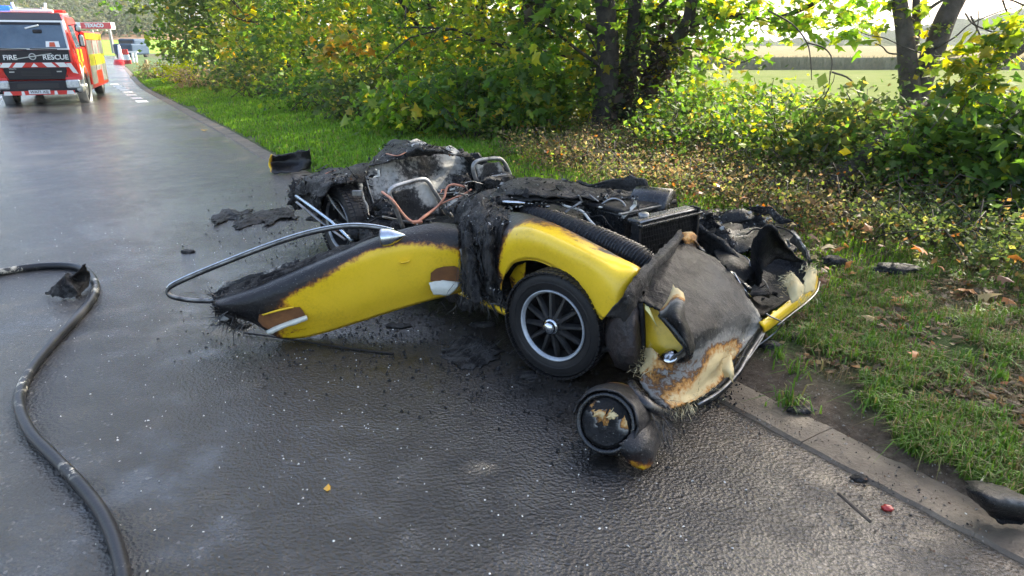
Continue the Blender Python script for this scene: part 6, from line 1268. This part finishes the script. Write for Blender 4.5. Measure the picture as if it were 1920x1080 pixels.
# ================================================================== HOSE, DEBRIS, LEAVES
m, nt, b, N, L = mat_new('fire_hose_rubber'); v = objvec(nt)
sc = math_n(nt, 'MULTIPLY', ramp(nt, noise_n(nt, v, 2.3, 2, .5), [(.54, (0, 0, 0)), (.64, (1, 1, 1))]), ramp(nt, noise_n(nt, v, 17, 7, .8), [(.53, (0, 0, 0)), (.57, (1, 1, 1))]))
L.new(mix_n(nt, sc, (.016, .016, .018), (.62, .57, .45)), b.inputs['Base Color']); b.inputs['Roughness'].default_value = .42; b.inputs['Specular IOR Level'].default_value = .3
L.new(bump_n(nt, noise_n(nt, v, 70, 4), .25, .004), b.inputs['Normal'])
HP = [(-60, 516), (0, 510), (40, 503), (95, 498), (140, 500), (168, 513), (180, 537), (170, 565), (140, 600), (100, 642), (60, 692), (38, 737), (39, 772), (60, 815), (100, 856), (145, 902), (185, 952), (211, 1002), (226, 1052), (233, 1090), (236, 1160)]
mb = MB(); mb.tube([at_z(x, y, .023) for x, y in HP], .023, 14, sub=6); fh = mb.build('fire_hose', m); tag(fh, 'black fire hose with worn white scuffs snaking over the wet road', 'hose')
def scrap(name, label, cat, rows, mat, seed, thick=.006, rough=.015, ragged=.02, su=7, sv=6, group=None, sub=None):
    o = patch(name, rows, mat, None, su, sv, thick, rough, 10, ragged, seed); 
    c = sum((Vector(v.co) for v in o.data.vertices), Vector((0, 0, 0))) / len(o.data.vertices); c.z = 0
    o.data.transform(Matrix.Translation(-c)); o.location = c
    return tag(o, label, cat, group)
G_ = 'burnt scraps on the ground'
# panel standing on the verge with a yellow rim
p_ = scrap('charred_scrap', 'curved black panel with a yellow rim standing on the verge edge', 'car panel', [[Pz(508, 290, .22, .35), Pz(520, 293, .20, .9), Pz(545, 288, .22, 1), Pz(568, 284, .25, 1), Pz(581, 279, .28, 1)], [Pz(504, 306, .11, .2), Pz(518, 306, .10, .8), Pz(545, 304, .11, 1), Pz(568, 302, .13, 1), Pz(583, 298, .15, 1)], [Pz(507, 324, .01, .4), Pz(520, 325, .01, 1), Pz(547, 324, .01, 1), Pz(570, 320, .02, 1), Pz(583, 315, .03, 1)]], M_BODY, 401, .012, .02, .014)
scrap('charred_scrap', 'black crumpled sheet with a grey edge lying on the kerb in the near right corner', 'car panel', [[Pz(1804, 902, .10, 1), Pz(1835, 902, .12, 1), Pz(1870, 912, .11, .9), Pz(1925, 930, .12, .9)], [Pz(1815, 920, .12, .9), Pz(1845, 930, .15, .7), Pz(1885, 938, .14, .55), Pz(1935, 948, .14, .5)], [Pz(1828, 945, .06, 1), Pz(1855, 965, .05, 1), Pz(1895, 975, .04, 1), Pz(1940, 982, .05, 1)], [Pz(1850, 960, .03, 1), Pz(1868, 978, .03, 1), Pz(1905, 982, .03, 1), Pz(1945, 990, .03, 1)]], M_NOSE, 402, .006, .012, .015)
scrap('charred_lump', 'folded black scrap beside the bend of the fire hose', 'debris', [[Pz(88, 548, .02), Pz(100, 536, .07), Pz(125, 524, .10), Pz(146, 512, .14), Pz(162, 500, .17)], [Pz(92, 554, .02), Pz(112, 528, .10), Pz(122, 512, .14), Pz(140, 525, .06), Pz(166, 514, .10)], [Pz(108, 557, .01), Pz(124, 545, .05), Pz(135, 540, .07), Pz(152, 535, .05), Pz(168, 525, .04)], [Pz(122, 558, .01), Pz(138, 557, .01), Pz(150, 552, .01), Pz(158, 545, .01), Pz(168, 538, .01)]], M_CHAR, 403, .006, .02, .02)
# rags on the road behind the door
rg = random.Random(9)
for k, (a, lab) in enumerate((([(398, 412, .02), (425, 398, .06), (452, 404, .05), (470, 398, .04)], 'charred rag with a pale tip on the road, left end of the rags'), ([(440, 418, .02), (462, 408, .07), (490, 402, .06), (520, 396, .04)], 'thick charred rag in the middle of the rags on the road'), ([(490, 412, .02), (515, 400, .05), (535, 396, .04), (550, 398, .02)], 'thin charred rag nearest the burnt car on the road'))):
    scrap('charred_rag', lab, 'debris', [[Pz(x, y - 6, z * .2) for x, y, z in a], [Pz(x, y, z * .5) for x, y, z in a], [Pz(x + 4, y + 7, z * .3) for x, y, z in a], [Pz(x + 6, y + 13, .01) for x, y, z in a]], M_CHAR, 410 + k, .006, .022, .06, group='charred rags on the road')
o = MB().tube([at_z(458, 624, .015), at_z(510, 631, .012), at_z(580, 642, .010), at_z(660, 654, .008), at_z(738, 663, .006)], .008, 6, sub=4, flat=.6).build('thin_strip', M_SOOT); tag(o, 'long thin black strip lying on the road under the open door', 'debris')
def loose(name, label, cat, px, py, size, mat, seed, group=None, z=None, amp=.5):
    p = at_z(px, py, 0.0); s_, t_ = st_of(p.x, p.y)
    if t_ > .24 and z is None: p = at_z(px, py, verge_z(float(s_), float(t_)))
    if z: p = at_z(px, py, z)
    c = p + Vector((0, 0, size[2] * .45)); o = lump(name, c, size, mat, None, seed, amp, 1.9, 3); o.data.transform(Matrix.Translation(-c)); o.location = c; return tag(o, label, cat, group)
loose('charred_scrap', 'black scrap in the grass just behind the yellow bumper', 'debris', 1563, 494, (.07, .05, .035), M_CHAR, 1)
loose('charred_scrap', 'grey and cream burnt scrap in the ivy right of the car', 'debris', 1682, 508, (.13, .07, .03), M_ASH, 2)
loose('charred_scrap', 'flat black scrap on the grass under the yellow bumper', 'debris', 1512, 633, (.09, .05, .02), M_CHAR, 3)
loose('charred_scrap', 'small black scrap on the right-hand grass', 'debris', 1792, 608, (.06, .04, .02), M_CHAR, 4)
loose('charred_scrap', 'black scrap in the mud beside the kerb', 'debris', 1500, 770, (.055, .03, .012), M_CHAR, 5)
loose('charred_scrap', 'dark fragment in the gutter of the near kerb', 'debris', 1612, 900, (.03, .018, .01), M_CHAR, 6)
loose('charred_scrap', 'small black scrap alone on the road left of the window frame', 'debris', 352, 473, (.05, .03, .012), M_CHAR, 21)
loose('charred_scrap', 'black crumb cluster on the road under the middle of the open door', 'debris', 745, 612, (.06, .03, .012), M_CHAR, 22)
loose('charred_scrap', 'thin black scrap on the road just left of the front wheel', 'debris', 905, 610, (.07, .03, .010), M_CHAR, 23)
loose('charred_scrap', 'black scrap on the road below the front wheel', 'debris', 985, 705, (.05, .03, .010), M_CHAR, 24)
loose('red_chip', 'small red lamp chip in the near gutter', 'debris', 1663, 955, (.018, .014, .010), pbr('red_lens', (.30, .02, .015), rough=.25), 7, amp=.35)
loose('charred_scrap', 'lump of charred filler on the grass past the car nose', 'debris', 1440, 650, (.05, .04, .02), M_CHAR, 8)
# sooty mat of fibres on the road between door and front wheel
fl = patch('soot_mat', [[Pz(845, 640, .006), Pz(880, 628, .012), Pz(920, 640, .006)], [Pz(832, 662, .006), Pz(880, 655, .02), Pz(934, 658, .008)], [Pz(846, 682, .004), Pz(885, 688, .006), Pz(922, 678, .004)]], M_CHAR, None, 9, 9, .004, .008, 16, .05, 430)
tag(fl, 'flat mat of sooty fibres on the road in front of the front wheel', 'debris')
fibres('soot_strands', [(at_z(880, 658, .012), (.06, .05, .004), (.6, .2, .1), .10, 240, .0013), (at_z(975, 715, .008), (.05, .03, .003), (.6, .2, .1), .06, 60, .0013), (at_z(780, 590, .008), (.08, .05, .003), (.6, .2, .1), .05, 100, .0013), (at_z(890, 745, .006), (.02, .03, .003), (.1, .5, .1), .05, 40, .0012)], M_BLACKF, None, 14)
# crumbs and flakes around the wreck that nobody could count
rgn = np.random.default_rng(21)
def flakes(name, n, spots, size, cols, seed, zz=.006):
    rg = np.random.default_rng(seed); P = []
    for _ in range(n):
        px, py, sx_, sy_ = spots[rg.integers(len(spots))]; x, y = px + rg.normal(0, sx_), py + rg.normal(0, sy_)
        if y < 250: continue
        p = at_z(x, y, 0); s_, t_ = st_of(p.x, p.y); zt = (verge_z(float(s_), float(t_)) if t_ > .24 else (KH if t_ > 0 else 0)) + zz * .5; q = rg.uniform(0, 6.28); r = size * rg.uniform(.35, 1.3); k = 5
        aa = q + np.sort(rg.uniform(0, 6.28, k)); ring = [(p.x + math.cos(a) * r * rg.uniform(.6, 1.2), p.y + math.sin(a) * r * rg.uniform(.6, 1.2), zt) for a in aa]; top = (p.x, p.y, zt + zz * rg.uniform(.5, 1.5)); c = cols[rg.integers(len(cols))]
        for i in range(k): P += [(ring[i], c), (ring[(i + 1) % k], c), (top, c)]
    V = np.array([a for a, _ in P]); C = np.array([c for _, c in P]); o = link(name, np_mesh(name, V, 3, C), M_CRUMB, None); o['kind'] = 'stuff'; return o
M_CRUMB, nt, b, N, L = mat_new('crumbs'); a = ND(nt, 'ShaderNodeAttribute'); a.attribute_name = 'tint'; L.new(a.outputs['Color'], b.inputs['Base Color']); b.inputs['Roughness'].default_value = .6; b.inputs['Specular IOR Level'].default_value = .2
ROADS = [(500, 480, 160, 60), (250, 600, 160, 90), (650, 760, 200, 100), (450, 850, 250, 120), (900, 880, 260, 110), (700, 650, 120, 60), (560, 400, 60, 40), (1100, 950, 200, 80), (220, 450, 120, 50), (460, 600, 60, 40)]
flakes('pale_flakes', 650, ROADS, .0048, [(.6, .58, .52), (.45, .43, .40), (.7, .68, .62)], 31, .004)
flakes('soot_crumbs', 2000, [(780, 620, 120, 50), (560, 620, 120, 40), (950, 700, 100, 50), (500, 420, 70, 40), (1120, 760, 60, 60), (640, 500, 60, 60), (1330, 735, 25, 15), (700, 560, 120, 60)], .009, [(.008, .008, .008), (.02, .02, .02)], 32, .008)
flakes('gutter_grit', 1300, [(1480, 850, 70, 45), (1600, 930, 80, 45), (1750, 1000, 90, 45), (1400, 790, 40, 30), (1500, 770, 60, 30), (1650, 800, 80, 50), (1620, 730, 30, 20), (1460, 690, 40, 30), (1540, 750, 60, 40), (1650, 790, 60, 40), (1760, 870, 60, 40)], .005, [(.16, .13, .10), (.12, .09, .065), (.28, .25, .21), (.20, .16, .12), (.17, .10, .06)], 33, .005)
flakes('gutter_soot', 60, [(1440, 800, 40, 20), (1510, 775, 40, 14), (1600, 900, 60, 30), (1730, 975, 60, 30)], .006, [(.01, .01, .01), (.02, .018, .016)], 34, .004)
# fallen leaves that can be told apart
LEAFC = {'orange': (.50, .18, .04), 'brown': (.22, .10, .045), 'straw': (.48, .34, .14), 'yellow': (.60, .38, .03)}
FLM = {}
for k, c in LEAFC.items():
    me = np_mesh('fallen_leaf', MAPLE * np.array([1, 1, 1.4]), 3); me.materials.append(tint_obj_mat('fallen_leaf_' + k, c, .25)); FLM[k] = me
LEAFPOS = [(1555, 460, 'straw', .16), (1582, 466, 'orange', .12), (1738, 476, 'orange', .14), (1585, 495, 'orange', .12), (1601, 580, 'brown', .10), (1680, 570, 'orange', .12), (1752, 582, 'brown', .12), (1832, 556, 'straw', .16), (1815, 548, 'orange', .11), (1905, 480, 'orange', .14), (1722, 665, 'orange', .09), (1596, 516, 'orange', .08), (1620, 505, 'brown', .09), (1658, 545, 'brown', .10),
    (1855, 545, 'brown', .12), (1880, 560, 'orange', .10), (1700, 548, 'orange', .08), (1630, 435, 'orange', .10), (1645, 462, 'brown', .09), (1780, 445, 'orange', .09), (1795, 545, 'orange', .10), (1910, 575, 'brown', .10), (1550, 535, 'brown', .09), (1640, 600, 'straw', .08), (1765, 505, 'orange', .07), (1450, 395, 'orange', .10), (1390, 372, 'orange', .10), (1345, 352, 'orange', .09), (1478, 418, 'straw', .09), (1250, 345, 'orange', .09), (1195, 350, 'orange', .09), (1310, 365, 'brown', .1), (1420, 400, 'orange', .1), (1520, 440, 'brown', .09), (1560, 420, 'orange', .08), (1848, 690, 'orange', .07), (1660, 615, 'brown', .07), (1500, 455, 'orange', .09), (635, 292, 'orange', .12), (760, 300, 'straw', .10), (705, 285, 'brown', .1), (1330, 330, 'straw', .09), (1290, 350, 'orange', .09), (1150, 335, 'brown', .09), (1530, 480, 'straw', .08), (1870, 520, 'brown', .1)]
LEAF_OWN = {(1555, 460): 'large straw-coloured maple leaf on the ivy just past the yellow bumper', (1738, 476): 'large orange maple leaf right of the grey and cream scrap', (1601, 580): 'brown leaf on thin grass beside the bent twig past the bumper',
 (1832, 556): 'large straw-coloured leaf in the ivy at the far right of the verge', (1905, 480): 'orange maple leaf in the ivy at the right edge of the picture', (1848, 690): 'small orange leaf alone on the lower right grass', (635, 292): 'orange leaf on the bright grass behind the rear of the burnt car',
 (760, 300): 'straw-coloured leaf in the grass behind the rear deck of the burnt car', (705, 285): 'brown leaf in the grass behind the rear deck of the burnt car', (1722, 665): 'small orange leaf by the short thick stick on the grass'}
rg = random.Random(3)
for px, py, c, s_ in LEAFPOS:
    p = at_z(px, py, .12); a_, t_ = st_of(p.x, p.y); z = verge_z(float(a_), max(.24, float(t_))) + (.16 if t_ > 2.25 and float(a_) > 6.8 else 0); p = at_z(px, py, z + .03)
    o = bpy.data.objects.new('fallen_leaf', FLM[c]); COL.objects.link(o); o.location = p + Vector((0, 0, .012)); o.rotation_euler = (rg.gauss(0, .3), rg.gauss(0, .3), rg.uniform(0, 6.28)); k = s_ * .85; o.scale = (k, k, k)
    if (px, py) in LEAF_OWN: tag(o, LEAF_OWN[(px, py)], 'leaf', c + ' leaves fallen on the verge'); continue
    tag(o, {'orange': 'orange fallen maple leaf lying on the leafy verge', 'brown': 'brown fallen maple leaf lying on the leafy verge', 'straw': 'straw-coloured fallen maple leaf lying on the leafy verge'}[c], 'leaf', c + ' leaves fallen on the verge')
ym = np_mesh('fallen_leaf', PLAIN * np.array([.9, 1, 1.5]), 3); ym.materials.append(tint_obj_mat('fallen_leaf_bright', (.75, .42, .05), .2))
o = bpy.data.objects.new('fallen_leaf', ym); COL.objects.link(o); p = at_z(613, 921, .006); o.location = p; o.rotation_euler = (.05, .1, math.radians(8)); o.scale = (.048,) * 3; tag(o, 'single yellow leaf lying on the wet road in front of the car', 'leaf')
for px, py, lab in ((390, 243, 'small yellow leaf on the kerb where the sunny verge begins'),):
    o = bpy.data.objects.new('fallen_leaf', ym); COL.objects.link(o); o.location = at_z(px, py, KH + .012); o.rotation_euler = (.1, 0, 1.9); o.scale = (.13,) * 3; tag(o, lab, 'leaf')
# sticks
for pts, r, lab in (([(1572, 925), (1600, 950), (1632, 978)], .006, 'thin reddish stick lying in the near gutter'), ([(1535, 560), (1560, 590), (1590, 612)], .007, 'bent twig sticking out past the yellow bumper'), ([(1700, 608), (1712, 630), (1722, 640)], .010, 'short thick stick lying on the verge grass'), ([(1838, 905), (1852, 885)], .004, 'pale straw stalk beside the crumpled sheet')):
    P = []
    for x, y in pts: p = at_z(x, y, 0); a_, t_ = st_of(p.x, p.y); zz = verge_z(float(a_), float(t_)) if t_ > .24 else .006; P.append(at_z(x, y, zz + .02))
    o = MB().tube(P, r, 6, sub=3).build('stick', M_TWIG if 'straw' not in lab else M_PALEF); tag(o, lab, 'stick', 'sticks on the ground')

# flakes of ply, ash and loose strands all over the wreck, past counting
def wreck_stuff():
    rg = np.random.default_rng(91); pts, nrs = [], []
    for o in car.children_recursive:
        if o.type != 'MESH' or o.get('kind') == 'stuff' or not o.data.materials or o.data.materials[0] not in (M_CHAR, M_ASH) or o.name.split('.')[0] in ('nose_edge_roll', 'front_wing', 'rear_bulkhead', 'seat_panel', 'door_trim', 'grille_strip', 'far_edge_remains', 'torn_flap'): continue
        off = wloc(o); n = len(o.data.vertices); co = np.empty(n * 3); o.data.vertices.foreach_get('co', co); no = np.array([v.normal for v in o.data.vertices])
        up = no @ np.array([-.1, -.6, .8]) > -.1; pts.append((co.reshape(-1, 3) + np.array(off))[up]); nrs.append(no[up])
    P = np.concatenate(pts); N_ = np.concatenate(nrs); off = np.array(wloc(car))
    def fl(n, size, lift, tilt, cols, wts, name, aspect):
        i = rg.integers(0, len(P), n); c = P[i] + rg.normal(0, .010, (n, 3)); m_ = N_[i] + rg.normal(0, tilt, (n, 3)); m_ /= np.linalg.norm(m_, axis=1)[:, None]
        d = rg.normal(0, 1, (n, 3)); d -= m_ * (d * m_).sum(1)[:, None]; d /= np.linalg.norm(d, axis=1)[:, None]; s = np.cross(m_, d); sz = size * rg.lognormal(0, .5, n)[:, None]
        c = c + m_ * lift; a = sz * aspect
        V = np.stack([c - d * sz - s * a * .6, c + d * sz * .2 - s * a, c + d * sz + m_ * sz * .4, c - d * sz - s * a * .6, c + d * sz + m_ * sz * .4, c - d * sz * .3 + s * a], 1)
        cc = np.array(cols)[rg.choice(len(cols), n, p=np.array(wts) / sum(wts))] * rg.uniform(.6, 1.3, (n, 1)); o = link(name, np_mesh(name, V.reshape(-1, 3) - off, 3, np.repeat(cc, 6, 0)), M_CRUMB, car); o['kind'] = 'stuff'
    fl(2600, .0085, .003, .55, [(.007, .007, .007), (.02, .02, .02), (.07, .068, .065), (.30, .29, .27), (.12, .05, .02)], [60, 18, 9, 7, 3], 'charred_flakes', .7)
    fl(2200, .022, .002, .5, [(.006, .006, .006), (.025, .024, .024), (.10, .098, .09)], [60, 20, 9], 'loose_strands', .045)
    fl(1500, .0035, .003, .6, [(.55, .54, .50), (.35, .34, .32)], [3, 2], 'ash_specks', .9)
wreck_stuff()
